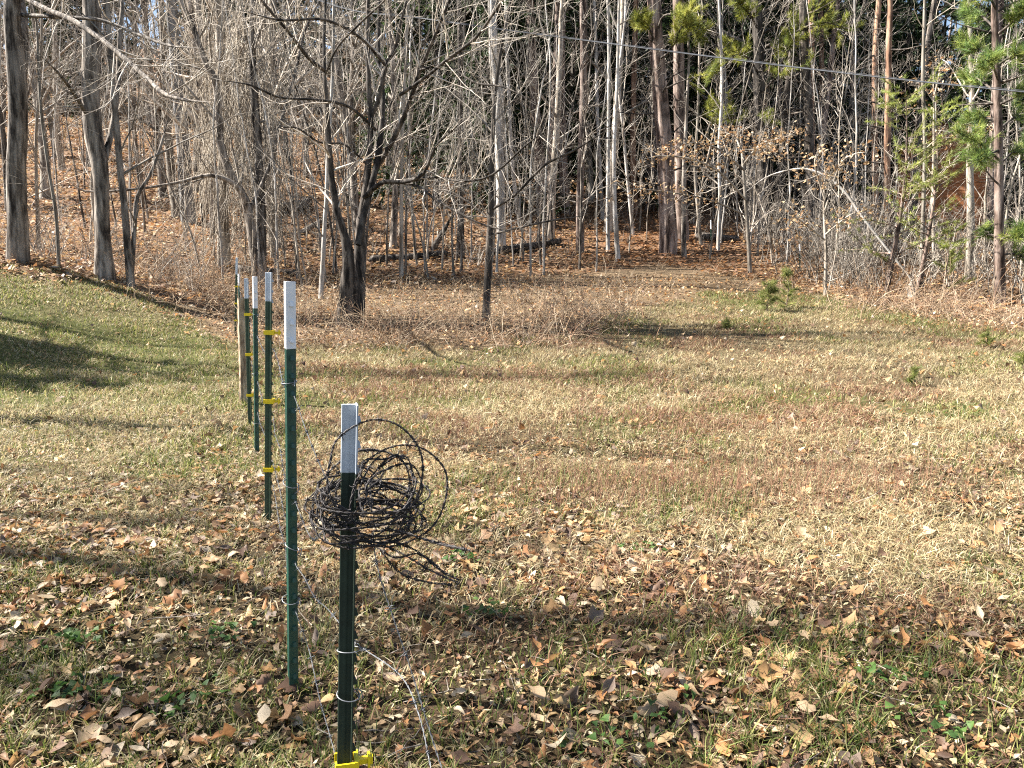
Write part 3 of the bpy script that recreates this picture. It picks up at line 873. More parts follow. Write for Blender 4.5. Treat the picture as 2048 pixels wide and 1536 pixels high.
hero('bare_tree', 'thick pale trunk wrapped in hanging vines behind the arching stem', 'tree',
     [S(px=[(448, 535), (446, 420), (448, 300), (446, 180), (440, 80), (438, 0)], w=[26, 22, 22, 20, 18, 16], ext=8, spec=S(per=14, t0=.3))], M_SAP, 108, Y=20.0)
# curtain of vines belongs to the arching tree
vr = np.random.RandomState(55)
T = Tubes()
n = 330
px = np.concatenate([440 + 40 * vr.randn(n // 2), 510 + 26 * vr.randn(n // 2)])
top = np.array([P(a, b_, c_) for a, b_, c_ in zip(px, -40 + 380 * vr.rand(n), vbase[1] + .2 + 2.4 * vr.rand(n))])
bot_z = ground_z(top[:, 0], top[:, 1])
A, B, C = level(vr, top, np.stack([.15 * vr.randn(n), .15 * vr.randn(n), -np.ones(n)], -1), np.minimum((top[:, 2] - bot_z) * 1.1, 1.4 + 5 * vr.rand(n)), 0.005 + .010 * vr.rand(n), 16, .16, -.10, .5)
A[:, :, 2] = np.maximum(A[:, :, 2], ground_z(A[:, :, 0], A[:, :, 1]) + .02)
T.add(A, B, 4)
s_, d_, l_, r_ = kids(vr, A, B, C, np.full(n, 2.2), 3.5, .05, .95, (30, 100), (.2, .5), (.5, .7), -.3)
A, B, C = level(vr, s_, d_, l_, np.clip(r_, .003, .006), 7, .28, -.06, .5); T.add(A, B, 3)
link('vines', T.mesh('vines', M_VINE, vbase), vb)
# the forked tree at the field edge
FORK, fb_ = hero('forked_tree', 'dark forked tree with several stems and low spreading limbs at the field edge', 'tree',
     [S(px=[(690, 656), (692, 590), (697, 520), (688, 470), (674, 424), (662, 347), (655, 255), (651, 182), (648, 137)], w=[44, 36, 30, 20, 17, 15, 13, 12, 11], dY=(0, -.2), spec=S(per=6, t0=.5)),
      S(px=[(712, 650), (716, 580), (720, 510), (721, 447), (729, 392), (738, 319), (742, 246), (736, 137), (736, 0)], w=[42, 36, 28, 22, 18, 16, 13, 11, 9], dY=(.25, .7), ext=3, spec=S(per=10, t0=.35)),
      S(px=[(716, 490), (730, 420), (751, 340), (761, 273), (766, 191), (757, 91), (760, -10)], w=[16, 15, 15, 14, 12, 10, 9], dY=(.1, 1.2), ext=3, spec=S(per=12)),
      S(px=[(648, 140), (619, 118), (573, 59), (523, 0)], w=[10, 9, 7, 6], dY=(-.2, -1.4), ext=2, spec=S(per=14)),
      S(px=[(649, 140), (648, 80), (651, 0)], w=[9, 8, 6], dY=(-.2, 0), ext=2.5),
      S(px=[(650, 150), (675, 95), (722, 45), (770, 0)], w=[6, 5, 5, 4], dY=(-.2, -1), ext=1),
      S(px=[(754, 335), (792, 269), (819, 205), (838, 146), (865, 82), (897, 5)], w=[13, 12, 10, 9, 7, 6], dY=(.8, -.4), ext=2.5, spec=S(per=14)),
      S(px=[(742, 237), (760, 191), (774, 123), (788, 105), (801, 46), (815, -5)], w=[11, 11, 10, 10, 8, 6], dY=(.6, .4), ext=2.5, spec=S(per=12)),
      S(px=[(728, 395), (765, 365), (810, 364), (847, 347), (870, 296), (902, 262), (935, 235)], w=[12, 11, 9, 8, 6, 5, 3], dY=(.3, -1.2), spec=S(per=12)),
      S(px=[(801, 365), (838, 374), (874, 401), (930, 433), (985, 455), (1040, 462)], w=[8, 7, 6, 5, 4, 2], dY=(0, -1.4), spec=S(per=12)),
      S(px=[(820, 362), (870, 354), (918, 362), (982, 351), (1050, 292), (1090, 262)], w=[7, 6, 6, 5, 4, 2], dY=(0, -2.2), spec=S(per=14)),
      S(px=[(800, 190), (850, 155), (895, 119), (950, 77), (987, 27), (1010, -10)], w=[9, 8, 8, 7, 6, 5], dY=(.2, -1.6), ext=1.5, spec=S(per=14)),
      S(px=[(752, 260), (700, 215), (640, 200), (560, 195), (500, 170), (430, 160)], w=[8, 7, 6, 5, 4, 3], dY=(.4, -2), spec=S(per=14)),
      S(px=[(770, 130), (720, 75), (650, 40), (560, 40), (480, 20)], w=[7, 6, 6, 5, 3], dY=(.4, -2), spec=S(per=14)),
      S(px=[(735, 330), (690, 290), (640, 285), (590, 255), (540, 262)], w=[6, 5, 4, 4, 2], dY=(.4, -1.2), spec=S(per=10)),
      S(px=[(840, 140), (890, 130), (950, 165), (1010, 175), (1080, 210)], w=[6, 5, 5, 4, 2], dY=(0, -1.6), spec=S(per=12))],
     M_BLACK, 110, spec=S(per=8, lmax=1.6), rough=.2, wmul=.8)
hero('sapling', 'pale speckled sapling just left of the dark forked tree', 'tree',
     [S(px=[(642, 597), (646, 520), (650, 440), (654, 380), (656, 300), (664, 180), (668, 0)], w=[10, 10, 9, 9, 8, 7, 6], ext=3)], M_PALE, 111)
hero('bare_tree', 'slim dark tree with pale foot in the brush right of the forked tree', 'tree',
     [S(px=[(972, 642), (975, 560), (979, 480), (982, 400), (984, 320), (988, 220), (1000, 110), (1022, 0)], w=[16, 15, 15, 12, 10, 8, 6, 5], ext=3, spec=S(per=18, t0=.3, lmax=2.2)),
      S(px=[(982, 420), (1030, 390), (1090, 330), (1150, 300), (1230, 250)], w=[6, 5, 5, 4, 2], dY=(0, -1.2), spec=S(per=12)),
      S(px=[(980, 470), (1040, 455), (1110, 440), (1180, 430)], w=[5, 4, 4, 2], dY=(0, -1), spec=S(per=12)),
      S(px=[(981, 440), (930, 400), (890, 380), (850, 388)], w=[5, 4, 4, 2], dY=(0, .8), spec=S(per=10))], M_DARK, 112)
hero('bare_tree', 'bright white barked leaning trunk behind the slim dark tree', 'tree',
     [S(px=[(1003, 492), (1002, 410), (1000, 330), (996, 240), (1000, 190), (988, 130), (986, 60), (985, 0)], w=[18, 18, 18, 19, 19, 18, 18, 16], ext=7, spec=S(t0=.5, per=12))], M_PALE, 113)
hero('sapling', 'slender pale stem running parallel to the white barked trunk', 'tree',
     [S(px=[(1040, 452), (1030, 380), (1022, 290), (1017, 180), (1013, 80), (1012, 0)], w=[10, 9, 8, 8, 7, 6], ext=4)], M_PALE, 114)
PINES = []
def pine(label, px, wd, seed, mat=None, Y=None, ext=7):
    o, b_ = hero('pine_tree', label, 'pine', [S(px=px, w=wd, ext=ext, spec=S(per=26, t0=.12, ang=(65, 100), lr=(.06, .16), per2=2.5, per3=0, up=0, lmax=1.6))], mat or M_PINE, seed, None, None, M_DARK, Y=Y)
    PINES.append((o, b_)); return o, b_
pine('leaning pine trunk with rough grey bark right of the white barked trunk', [(1084, 432), (1080, 330), (1070, 220), (1064, 120), (1060, 0)], [25, 22, 20, 19, 18], 120)
pine('straight reddish pine trunk in the middle of the wood', [(1131, 428), (1126, 320), (1122, 200), (1122, 90), (1124, 0)], [20, 19, 18, 17, 16], 121)
pine('grey pine trunk standing behind two white saplings', [(1160, 505), (1160, 400), (1163, 300), (1167, 150), (1166, 0)], [17, 16, 15, 14, 13], 122)
pine('thin orange barked pine trunk just left of the two tall pines', [(1270, 430), (1266, 300), (1268, 150), (1272, 0)], [13, 12, 11, 10], 123, M_PINE2)
pine('thickest pine trunk in front with dark right side', [(1337, 508), (1334, 400), (1330, 300), (1322, 200), (1314, 100), (1308, 0)], [36, 34, 33, 31, 29, 27], 124)
pine('second tall pine trunk close behind the thickest pine', [(1364, 482), (1362, 380), (1360, 260), (1357, 130), (1356, 0)], [28, 26, 25, 23, 21], 125)
pine('dark pine trunk with green needle sprays near its top', [(1530, 470), (1526, 350), (1520, 220), (1518, 100), (1512, 0)], [26, 25, 24, 22, 20], 126, M_DARK)
pine('dark pine trunk behind the tan leaves at the thicket edge', [(1622, 480), (1620, 350), (1616, 200), (1608, 60), (1606, 0)], [20, 19, 18, 17, 16], 127, M_DARK)
pine('slim orange pine trunk against the open sky', [(1752, 430), (1750, 300), (1749, 180), (1752, 80), (1758, 0)], [13, 12, 12, 12, 11], 128, M_PINE2, 27)
pine('tall pale pine trunk rising through the thicket', [(1776, 520), (1774, 350), (1776, 200), (1778, 80), (1780, 0)], [14, 13, 12, 11, 10], 129, M_PINE2, 22)
for i, (lab, px, wd, m) in enumerate([
    ('thin white sapling between the grey pine and the orange pine', [(1205, 440), (1200, 330), (1194, 200), (1192, 90), (1188, 0)], [8, 8, 7, 6, 6], M_PALE),
    ('straight white sapling with foot on the rusty pine needles', [(1236, 522), (1230, 420), (1228, 300), (1234, 180), (1238, 0)], [11, 10, 8, 7, 6], M_PALE),
    ('pale sapling standing left of the straight white sapling', [(1216, 503), (1216, 380), (1217, 250), (1218, 120), (1216, 0)], [8, 8, 7, 7, 6], M_PALE),
    ('leaning pale sapling close by the thin orange pine', [(1266, 470), (1256, 370), (1246, 260), (1238, 160), (1250, 40)], [7, 7, 6, 6, 5], M_PALE),
    ('short brown stem in front of the second tall pine', [(1368, 517), (1367, 440), (1368, 350), (1372, 250), (1378, 120)], [11, 10, 9, 7, 5], M_HARD),
    ('pale sapling right of the tall pines in front of dark shade', [(1436, 500), (1440, 400), (1438, 300), (1444, 180), (1440, 40)], [8, 7, 7, 6, 5], M_PALE),
    ('thin grey sapling bending beside the dark pine with needle sprays', [(1402, 492), (1394, 400), (1390, 330), (1396, 220), (1400, 60)], [7, 7, 6, 5, 4], M_SAP),
    ('white sapling trunk in the gap right of the cable middle', [(1702, 420), (1706, 300), (1712, 240), (1708, 160), (1706, 60)], [10, 9, 9, 9, 6], M_PALE),
    ('pale grey trunk beside the brown cabin', [(1938, 560), (1942, 440), (1940, 330), (1944, 220), (1940, 60)], [16, 15, 14, 11, 8], M_SAP),
    ('tall pale sapling standing left of the brown cabin', [(1842, 580), (1846, 430), (1850, 300), (1846, 160), (1850, 0)], [9, 8, 8, 7, 6], M_SAP),
    ('slim sapling in the middle of the leafy slope', [(803, 558), (803, 460), (803, 370), (806, 250), (812, 100), (815, 0)], [9, 8, 7, 6, 6, 5], M_SAP),
    ('dark slim trunk left of the slim dark tree', [(922, 518), (921, 420), (919, 320), (921, 200), (918, 0)], [15, 13, 11, 10, 9], M_DARK),
    ('pale sapling on the slope left of the vine draped tree', [(118, 535), (112, 430), (96, 330), (82, 220), (76, 100)], [7, 7, 6, 6, 5], M_SAP),
    ('thin pale sapling between the furrowed trunks', [(78, 500), (74, 400), (72, 280), (80, 150), (84, 40)], [8, 7, 6, 6, 5], M_SAP),
    ('thin stem with foot in the ditch behind the wooden post', [(545, 520), (546, 400), (548, 300), (540, 160), (544, 0)], [8, 8, 7, 6, 5], M_SAP)]):
    hero('sapling', lab, 'tree', [S(px=px, w=wd, ext=2.5)], m, 140 + i, spec=S(per=10, lmax=1.5, per2=4, per3=1.5))
# arching fallen branch at the right
hero('bent_branch', 'long pale branch arching down from the thicket to the field', 'branch',
     [S(px=[(1842, 584), (1800, 530), (1760, 480), (1722, 430), (1690, 385), (1650, 352), (1610, 338), (1570, 342), (1530, 356), (1490, 385)], w=[4, 5, 5, 6, 6, 6, 5, 4, 3, 2], dY=(0, 1.6), noroot=1)],
     M_PALE, 170, spec=S(per=10, lmax=1.3))
hero('broken_stump', 'small white barked broken stump in the brush below the arching branch', 'stump',
     [S(px=[(1824, 598), (1822, 578), (1824, 560)], w=[16, 15, 12], spec=S(per=0))], M_PALE, 171)
hero('leaning_snag', 'dark broken snag leaning left of the slim dark tree', 'tree',
     [S(px=[(866, 500), (884, 468), (905, 430)], w=[12, 13, 9], spec=S(per=3, lmax=.6))], M_DARK, 172)
def log(label, p0, p1, dia, mat, seed, lift=.35):
    a = G(*p0); b_ = G(*p1); r = np.random.RandomState(seed)
    a[2] += dia * lift; b_[2] += dia * lift
    c = resample([a, (a + b_) / 2 + r.randn(3) * [.05, .05, .02], b_], 18); T = Tubes()
    T.add(c, dia / 2 * np.concatenate([[.02], np.linspace(1, .7, 16), [.02]]), 10, .15, seed)
    root = link('fallen_log', None, None, a)
    link('trunk', T.mesh('trunk', mat, a), root)
    D = norm(np.gradient(c, axis=0)); T = Tubes()
    s, dd, ln, ra = kids(r, c[None], np.full((1, 18), dia * .3), D[None], np.array([2.0]), 5, .1, .9, (50, 90), (.2, .5), (.3, .5), .4)
    if len(s):
        A, B, C = level(r, s, dd, ln, np.clip(ra, .01, .03), 5, .15, 0, .3); T.add(A, B, 5)
        link('branch_stubs', T.mesh('branch_stubs', mat, a), root)
    tag(root, label, 'log')
log('dark fallen log on the leafy slope left of the forked tree', (545, 432), (622, 412), .5, M_DARK, 1)
log('fallen log lying behind the forked tree foot', (735, 528), (900, 512), .28, M_DARK, 2)
log('mossy dark log below the leaning pine trunk', (985, 512), (1125, 488), .3, M_DARK, 3)
log('fallen stem beside the lawn edge ditch', (470, 545), (600, 552), .22, M_HARD, 4)
log('pale fallen limb on the hillside litter', (600, 470), (655, 440), .16, M_SAP, 5)
log('dark log in the shade under the tall pines', (1390, 478), (1480, 486), .3, M_DARK, 6)

# ------------------------------------------------------------------ needles, evergreen boughs and clinging leaves
PINEC = np.array([[.36, .37, .065], [.28, .305, .06], [.44, .43, .10], [.19, .23, .05]])
def needle_tufts(r, pos, axis, nn, length, width, cols, spread=1.0):
    n = len(pos); tot = n * nn
    c = np.repeat(pos, nn, 0); ax = np.repeat(norm(axis), nn, 0)
    dv = norm(ax * (.7 + .6 * r.rand(tot, 1)) + spread * r.randn(tot, 3) * .6)
    st = c + ax * (r.rand(tot, 1) - .6) * length * .9
    tp = st + dv * length * (.7 + .5 * r.rand(tot, 1))
    wv = norm(np.cross(dv, r.randn(tot, 3))) * width
    V = np.stack([st - wv, st + wv, tp], 1).reshape(-1, 3)
    f = np.arange(tot * 3).reshape(-1, 3)
    t = np.repeat(np.repeat(cols[r.randint(0, len(cols), n)] * (.7 + .6 * r.rand(n))[:, None], nn, 0), 3, 0)
    return V, f, t
def bough(parent, base, pts, w0, seed, nn=30, side=17, length=.18, width=.0065, cols=PINEC, mat=M_DARK):
    """a limb that carries needle tufts"""
    r = np.random.RandomState(seed)
    c, rr = resample(pts, 16, np.linspace(w0, w0 * .25, len(pts)))
    T = Tubes(); T.add(c, rr, 6)
    D = norm(np.gradient(c, axis=0)); L = np.linalg.norm(np.diff(c, axis=0), axis=1).sum()
    s, dd, ln, ra = kids(r, c[None], rr[None], D[None], np.array([L]), np.array([side]), .35, 1.0, (25, 65), (.15, .38), (.4, .6), .05)
    A, B, C = level(r, s, dd, ln, np.clip(ra, .004, .02), 6, .12, .05, .3); T.add(A, B, 4)
    lo = link('limb', T.mesh('limb', mat, base), parent)
    pos = np.concatenate([A[:, 2:].reshape(-1, 3), c[9:]]); ax = np.concatenate([C[:, 2:].reshape(-1, 3), D[9:]])
    V, f, t = needle_tufts(r, pos + r.randn(*pos.shape) * .04, ax + [0, 0, .25], nn, length, width, cols)
    link('needles', build_mesh('needles', V - base, [f], M_NEEDLE, False, t), lo)
pd, pdb = PINES[6]; pf, pfb = PINES[4]
def pb(parent, base, pxs, dY, w0, seed, **kw):
    Y0 = base[1]; k = len(pxs)
    bough(parent, base, np.array([P(a, b_, Y0 + dY * j / (k - 1)) for j, (a, b_) in enumerate(pxs)]), w0, seed, **kw)
pb(pf, pfb, [(1312, 70), (1330, 30), (1380, 40), (1410, 75)], -1.5, .04, 201)
pb(pf, pfb, [(1310, 90), (1295, 50), (1275, 35)], -1.0, .04, 202)
pb(pf, pfb, [(1316, 120), (1345, 95), (1375, 20)], -2.0, .04, 203)
pb(pf, pfb, [(1325, 180), (1370, 160), (1425, 148)], -2.2, .03, 204, side=6)
pb(pd, pdb, [(1518, 150), (1500, 120), (1475, 105), (1450, 100)], -1.8, .04, 205)
pb(pd, pdb, [(1518, 140), (1545, 110), (1570, 90), (1590, 60)], -2.0, .05, 206)
pb(pd, pdb, [(1518, 100), (1580, 70), (1640, 45), (1700, 58)], -2.5, .05, 207)
pb(pd, pdb, [(1518, 70), (1590, 35), (1640, 10), (1665, -10)], -1.5, .05, 208)
pb(pd, pdb, [(1522, 270), (1500, 240), (1460, 236), (1420, 222)], -2.5, .035, 209)
pb(pd, pdb, [(1522, 260), (1530, 238), (1545, 222)], -1.6, .03, 210, side=5)
pb(pd, pdb, [(1516, 60), (1500, 30), (1470, 0)], -1.0, .05, 211)
pb(pd, pdb, [(1520, 190), (1560, 150), (1620, 130)], -2.2, .04, 212, side=7)
# right hand pine with long green boughs
kr, kb = pine('green pine at the right edge with needle covered boughs', [(2000, 612), (1999, 480), (1998, 350), (1996, 220), (1992, 100), (1990, 0)], [20, 19, 17, 15, 14, 13], 215, M_PINE)
CG = np.array([[.17, .25, .06], [.23, .30, .07], [.32, .36, .09], [.11, .18, .055]])
bl = [[(1994, 60), (1960, 30), (1930, 20)], [(1994, 70), (2030, 40), (2060, 10)], [(1995, 120), (1960, 100), (1915, 82)], [(1995, 130), (2030, 110), (2080, 100)],
      [(1996, 190), (1960, 160), (1935, 150)], [(1996, 210), (2040, 190), (2080, 170)], [(1997, 260), (2030, 235), (2070, 230)], [(1998, 320), (1965, 290), (1930, 272)],
      [(1998, 330), (2030, 300), (2060, 285)], [(1999, 480), (2025, 470), (2060, 460)], [(2000, 510), (2030, 508), (2070, 520)], [(1993, 20), (1970, -20), (1940, -40)], [(1993, 10), (2020, -30), (2050, -50)],
      [(1996, 160), (1985, 130), (1970, 118)], [(1997, 240), (1960, 235), (1930, 245)], [(1998, 300), (1975, 310), (1950, 318)], [(1999, 440), (1985, 450), (1965, 470)]]
for i, q in enumerate(bl): pb(kr, kb, q, -.9 if i % 2 else .8, .028, 230 + i, cols=CG, side=10, nn=20, length=.19, width=.0055)
def small_pine(label, px, h, seed, dens=1.0, cols=np.array([[.24, .27, .07], [.17, .20, .055], [.32, .32, .10]]), wsp=.5, name='pine_sapling', width=.004, length=.11, slope=0.0):
    b_ = G(*px); r = np.random.RandomState(seed)
    root = link(name, None, None, b_)
    c = np.stack([.04 * h * np.sin(np.linspace(0, 3, 14)), .02 * h * np.cos(np.linspace(0, 4, 14)), np.linspace(-.05, h, 14)], -1)
    T = Tubes(); rr = np.linspace(.006 + .012 * h, .003, 14); T.add(c, rr, 6)
    link('trunk', T.mesh('trunk', M_PINE), root)
    D = np.repeat(np.array([[0, 0, 1.]]), 14, 0)
    s, dd, ln, ra = kids(r, c[None], rr[None], D[None], np.array([h * wsp]), np.array([int(26 * dens)]), .12, .98, (55, 85), (.7, 1.2), (.4, .6), .05 + slope)
    T = Tubes(); A, B, C = level(r, s, dd, ln, np.clip(ra, .002, .02), 7, .12, .02, .3); T.add(A, B, 4)
    link('branches', T.mesh('branches', M_PINE), root)
    pos = np.concatenate([A[:, 2:].reshape(-1, 3), c[9:]]); ax = np.concatenate([C[:, 2:].reshape(-1, 3), D[9:]])
    V, f, t = needle_tufts(r, pos, ax, 24 if h > 1 else 14, length, width, cols, 1.1)
    link('needles', build_mesh('needles', V, [f], M_NEEDLE, False, t), root)
    HEROES.append((b_[0], b_[1]))
    return tag(root, label, 'pine', 'young pines in and beside the field')
small_pine('bushy yellow green pine seedling at the field edge below the thicket', (1533, 622), .55, 250)
small_pine('taller pine seedling right of the bushy one at the field edge', (1572, 618), .75, 251, .8, wsp=.35)
small_pine('tiny pine seedling alone in the pale grass of the right field', (1824, 772), .2, 252, .4, width=.003, length=.07)
small_pine('small pine seedling in the brush near the right edge', (1972, 694), .3, 253, .4, width=.003, length=.08)
small_pine('small yellow green seedling cut by the right picture edge', (2044, 750), .28, 254, .45, width=.003, length=.08)
small_pine('tiny green seedling in the brush left of the bushy seedling', (1452, 660), .2, 255, .4, width=.003, length=.07)
YG = np.array([[.30, .34, .075], [.24, .29, .07], [.37, .40, .10]])
small_pine('airy yellow green young pine in front of the thicket left of the cabin', (1775, 590), 4.6, 256, 1.5, YG, .34, 'young_pine', .0045, .12)
small_pine('thin young pine leaning into the thicket beside the arching branch', (1838, 585), 4.2, 257, 1.2, YG, .30, 'young_pine', .0045, .12)
small_pine('low young pine with sparse needles in the brush below the cabin', (1882, 600), 1.6, 258, .7, YG, .4, 'young_pine', .004, .1)
# young beech that keeps its tan leaves
def beech(label, base_px, limbs, seed, nleaf, Y=None):
    o, b_ = hero('beech_tree', label, 'beech', [S(px=l[0], w=l[1], dY=l[2], spec=S(per=9, lmax=1.3, up=.05, per3=1.5)) for l in limbs], M_SAP, seed, Y=Y)
    r = np.random.RandomState(seed); pts = []
    for l in limbs[1:]:
        k = len(l[0]); q_ = resample(np.array([P(a, c_, b_[1] + l[2][0] + (l[2][1] - l[2][0]) * j / (k - 1)) for j, (a, c_) in enumerate(l[0])]), 60)[18:]
        pts.append(q_)
    pts = np.concatenate(pts); i = r.randint(0, len(pts), nleaf)
    cl = np.round(r.rand(nleaf) * 60) ; off = np.stack([np.sin(cl * 12.9), np.cos(cl * 7.7), np.sin(cl * 3.3)], -1) * [.32, .32, .14]
    pos = pts[i] + off + r.randn(nleaf, 3) * .07
    cols = np.array([[.52, .36, .20], [.44, .28, .14], [.58, .44, .28], [.38, .21, .10]])[r.randint(0, 4, nleaf)]
    V, f, t = leaf_cloud(r, SH_MD, pos, .07 + .04 * r.rand(nleaf), cols, 1.1)
    link('leaves', build_mesh('leaves', V - b_, f, M_LEAF, True, t), o)
beech('young beech with clinging tan leaves spread across the tall pines', None,
      [([(1500, 548), (1496, 470), (1490, 380), (1484, 300), (1480, 230)], [9, 8, 7, 6, 4], (0, .3)),
       ([(1492, 400), (1440, 345), (1380, 318), (1320, 312), (1290, 318)], [5, 4, 4, 3, 2], (0, -1.2)),
       ([(1488, 340), (1440, 300), (1390, 285), (1340, 296)], [5, 4, 3, 2], (0, -.8)),
       ([(1486, 330), (1520, 290), (1555, 278), (1590, 268)], [5, 4, 3, 2], (0, -.6)),
       ([(1488, 320), (1470, 275), (1440, 262)], [4, 3, 2], (0, .8)),
       ([(1484, 300), (1530, 300), (1560, 310)], [4, 3, 2], (0, -1)),
       ([(1490, 430), (1420, 400), (1340, 385), (1270, 378), (1240, 385)], [4, 3, 3, 2, 1.5], (0, -1.4))], 260, 900)
beech('small beech with tan leaves in the thicket below the cable', None,
      [([(1650, 592), (1652, 500), (1648, 420), (1650, 330)], [7, 6, 5, 4], (0, .2)),
       ([(1650, 400), (1630, 330), (1640, 290)], [4, 3, 2], (0, -.3)),
       ([(1650, 420), (1680, 330), (1710, 308), (1730, 305)], [4, 3, 3, 2], (0, -.5)),
       ([(1650, 470), (1700, 430), (1740, 420)], [4, 3, 2], (0, -.6)),
       ([(1650, 480), (1600, 440), (1580, 430)], [4, 3, 2], (0, -.4))], 261, 420)
beech('thin leafy tree with orange brown leaves behind the cable on the right', None,
      [([(1868, 560), (1866, 400), (1868, 250), (1866, 120)], [7, 6, 5, 3], (0, 0)),
       ([(1867, 240), (1840, 190), (1838, 165)], [3, 3, 2], (0, .3)), ([(1867, 200), (1880, 140), (1876, 120)], [3, 3, 2], (0, -.2)),
       ([(1867, 260), (1900, 265), (1940, 280)], [3, 3, 2], (0, -.5)), ([(1867, 280), (1930, 270), (1960, 255)], [3, 2, 2], (0, .5))], 262, 260)

# ------------------------------------------------------------------ brown cabin behind the thicket
cb = P(1872, 470, 30.0); cb[2] = float(ground_z(cb[0], cb[1]))
M_CABIN = plain('stained_boards', (.38, .15, .055), .7, 0, .4, 8, .2)
M_ROOF = plain('dark_shingles', (.05, .04, .038), .9, 0, .4, 9, .3)
cabin = link('cabin', None, None, cb); cabin.rotation_euler = (0, 0, math.radians(-24))
def boxm(name, x0, x1, y0, y1, z0, z1, mat, parent, bev=.0):
    v = [(x0, y0, z0), (x1, y0, z0), (x1, y1, z0), (x0, y1, z0), (x0, y0, z1), (x1, y0, z1), (x1, y1, z1), (x0, y1, z1)]
    f = [(3, 2, 1, 0), (4, 5, 6, 7), (0, 1, 5, 4), (1, 2, 6, 5), (2, 3, 7, 6), (3, 0, 4, 7)]
    me = bpy.data.meshes.new(name); me.from_pydata(v, [], f); me.materials.append(mat); me.update()
    return link(name, me, parent)
HW, EV, RG, DP = 1.5, 2.9, 3.9, 5.0
me = bpy.data.meshes.new('wall')
v = [(-HW, 0, -.5), (HW, 0, -.5), (HW, 0, EV), (0, 0, RG), (-HW, 0, EV)]
v += [(a, DP, c) for a, _, c in v]
me.from_pydata(v, [], [(0, 1, 2, 3, 4), (9, 8, 7, 6, 5), (0, 5, 6, 1), (1, 6, 7, 2), (4, 9, 5, 0), (2, 7, 8, 3), (3, 8, 9, 4)])
me.materials.append(M_CABIN); me.update(); wall = link('wall', me, cabin)
for i in range(18):           # lap boards on the gable front
    z0 = -.3 + i * .27; hw = HW if z0 + .25 < EV else HW * max(0, (RG - z0 - .25)) / (RG - EV)
    if hw > .15: boxm('board', -hw + .02, hw - .02, -.03, -.004, z0, z0 + .255, M_CABIN, wall)
for s in (-1, 1):
    me = bpy.data.meshes.new('roof')
    sl = (RG - EV) / HW
    a = [(0, RG + .06), (s * (HW + .45), RG + .06 - (HW + .45) * sl), (s * (HW + .45), RG - .08 - (HW + .45) * sl), (0, RG - .05)]
    v = [(x_, -.5, z_) for x_, z_ in a] + [(x_, DP + .5, z_) for x_, z_ in a]
    f = [(0, 1, 2, 3), (7, 6, 5, 4), (0, 4, 5, 1), (1, 5, 6, 2), (2, 6, 7, 3), (3, 7, 4, 0)]
    if s < 0: f = [q_[::-1] for q_ in f]
    v = [(x_ + s * .004, y_, z_) for x_, y_, z_ in v]
    me.from_pydata(v, [], f); me.materials.append(M_ROOF); me.update(); link('roof', me, cabin)
tag(cabin, 'rust brown boarded cabin gable half hidden behind the thicket', 'cabin')

# ------------------------------------------------------------------ the wood: repeated trees
def tree_meshes(r, H, r0, spec):
    """trunk mesh and branch mesh for a bare tree standing at the origin"""
    N = 22
    Pt, Rt, Dt = level(r, np.array([[0, 0, -.3]]), np.array([[r.randn() * spec.get('tilt', .04), r.randn() * spec.get('tilt', .04), 1]]), np.array([H]), np.array([r0]), N, spec.get('twob', .035), .03, .12)
    Rt[:, 0] *= 1.35
    T = Tubes(); T.add(Pt, Rt, 10 if r0 > .06 else 6, .12, r.randint(999)); tr = T
    B_ = Tubes()
    L = np.array([H])
    s, dd, ln, ra = kids(r, Pt, Rt, Dt, L, np.array([spec['per']]), spec['t0'], .98, spec['ang'], spec['lr'], (.25, .55), spec.get('up', .1))
    ln = np.clip(ln, .3, spec.get('lmax', 4)); ra = np.clip(ra, .005, .06)
    A, B, C = level(r, s, dd, ln, ra, 9, spec.get('wob', .12), spec.get('trop', .04), .15); B_.add(A, B, 5)
    s, dd, ln, ra = kids(r, A, B, C, ln, spec['per2'], .15, 1, (30, 70), (.3, .6), (.4, .65), .08)
    if len(s):
        A, B, C = level(r, s, dd, np.clip(ln, .15, 1.6), np.clip(ra, .0035, .02), 5, .13, .03, .3); B_.add(A, B, 3)
        s, dd, ln, ra = kids(r, A, B, C, np.clip(ln, .15, 1.6), spec['per3'], .1, 1, (30, 70), (.35, .7), (.5, .7), .05)
        if len(s):
            A, B, C = level(r, s, dd, np.clip(ln, .1, .8), np.clip(ra, .003, .008), 3, .12, .02, .4); B_.add(A, B, 3)
    return tr, B_
pr = np.random.RandomState(77)
HARD = dict(per=34, t0=.16, ang=(35, 75), lr=(.12, .34), per2=6, per3=1.4, lmax=4, wob=.09)
SAPL = dict(per=20, t0=.15, ang=(25, 65), lr=(.10, .28), per2=4.5, per3=1, lmax=1.8, wob=.09, tilt=.06, twob=.045)
PINB = dict(per=46, t0=.12, ang=(65, 100), lr=(.04, .14), per2=3, per3=0, up=0, lmax=2, tilt=.02, twob=.018)
KIND = {}
def proto(kind, n, Hs, rs, spec, mats, tmat):
    KIND[kind] = []
    for i in range(n):
        a, b_ = tree_meshes(pr, pr.uniform(*Hs), pr.uniform(*rs), spec)
        KIND[kind].append((a.mesh('trunk', mats[i % len(mats)]), b_.mesh('branches', tmat)))
proto('hard', 7, (13, 17), (.10, .20), HARD, [M_HARD, M_SAP, M_HARD, M_DARK], M_TWIG)
proto('sap', 10, (5, 9.5), (.018, .045), SAPL, [M_SAP, M_PALE, M_SAP, M_HARD], M_TWIG)
proto('pine', 4, (15, 18), (.12, .2), PINB, [M_PINE, M_PINE2, M_PINE, M_DARK], M_DARK)
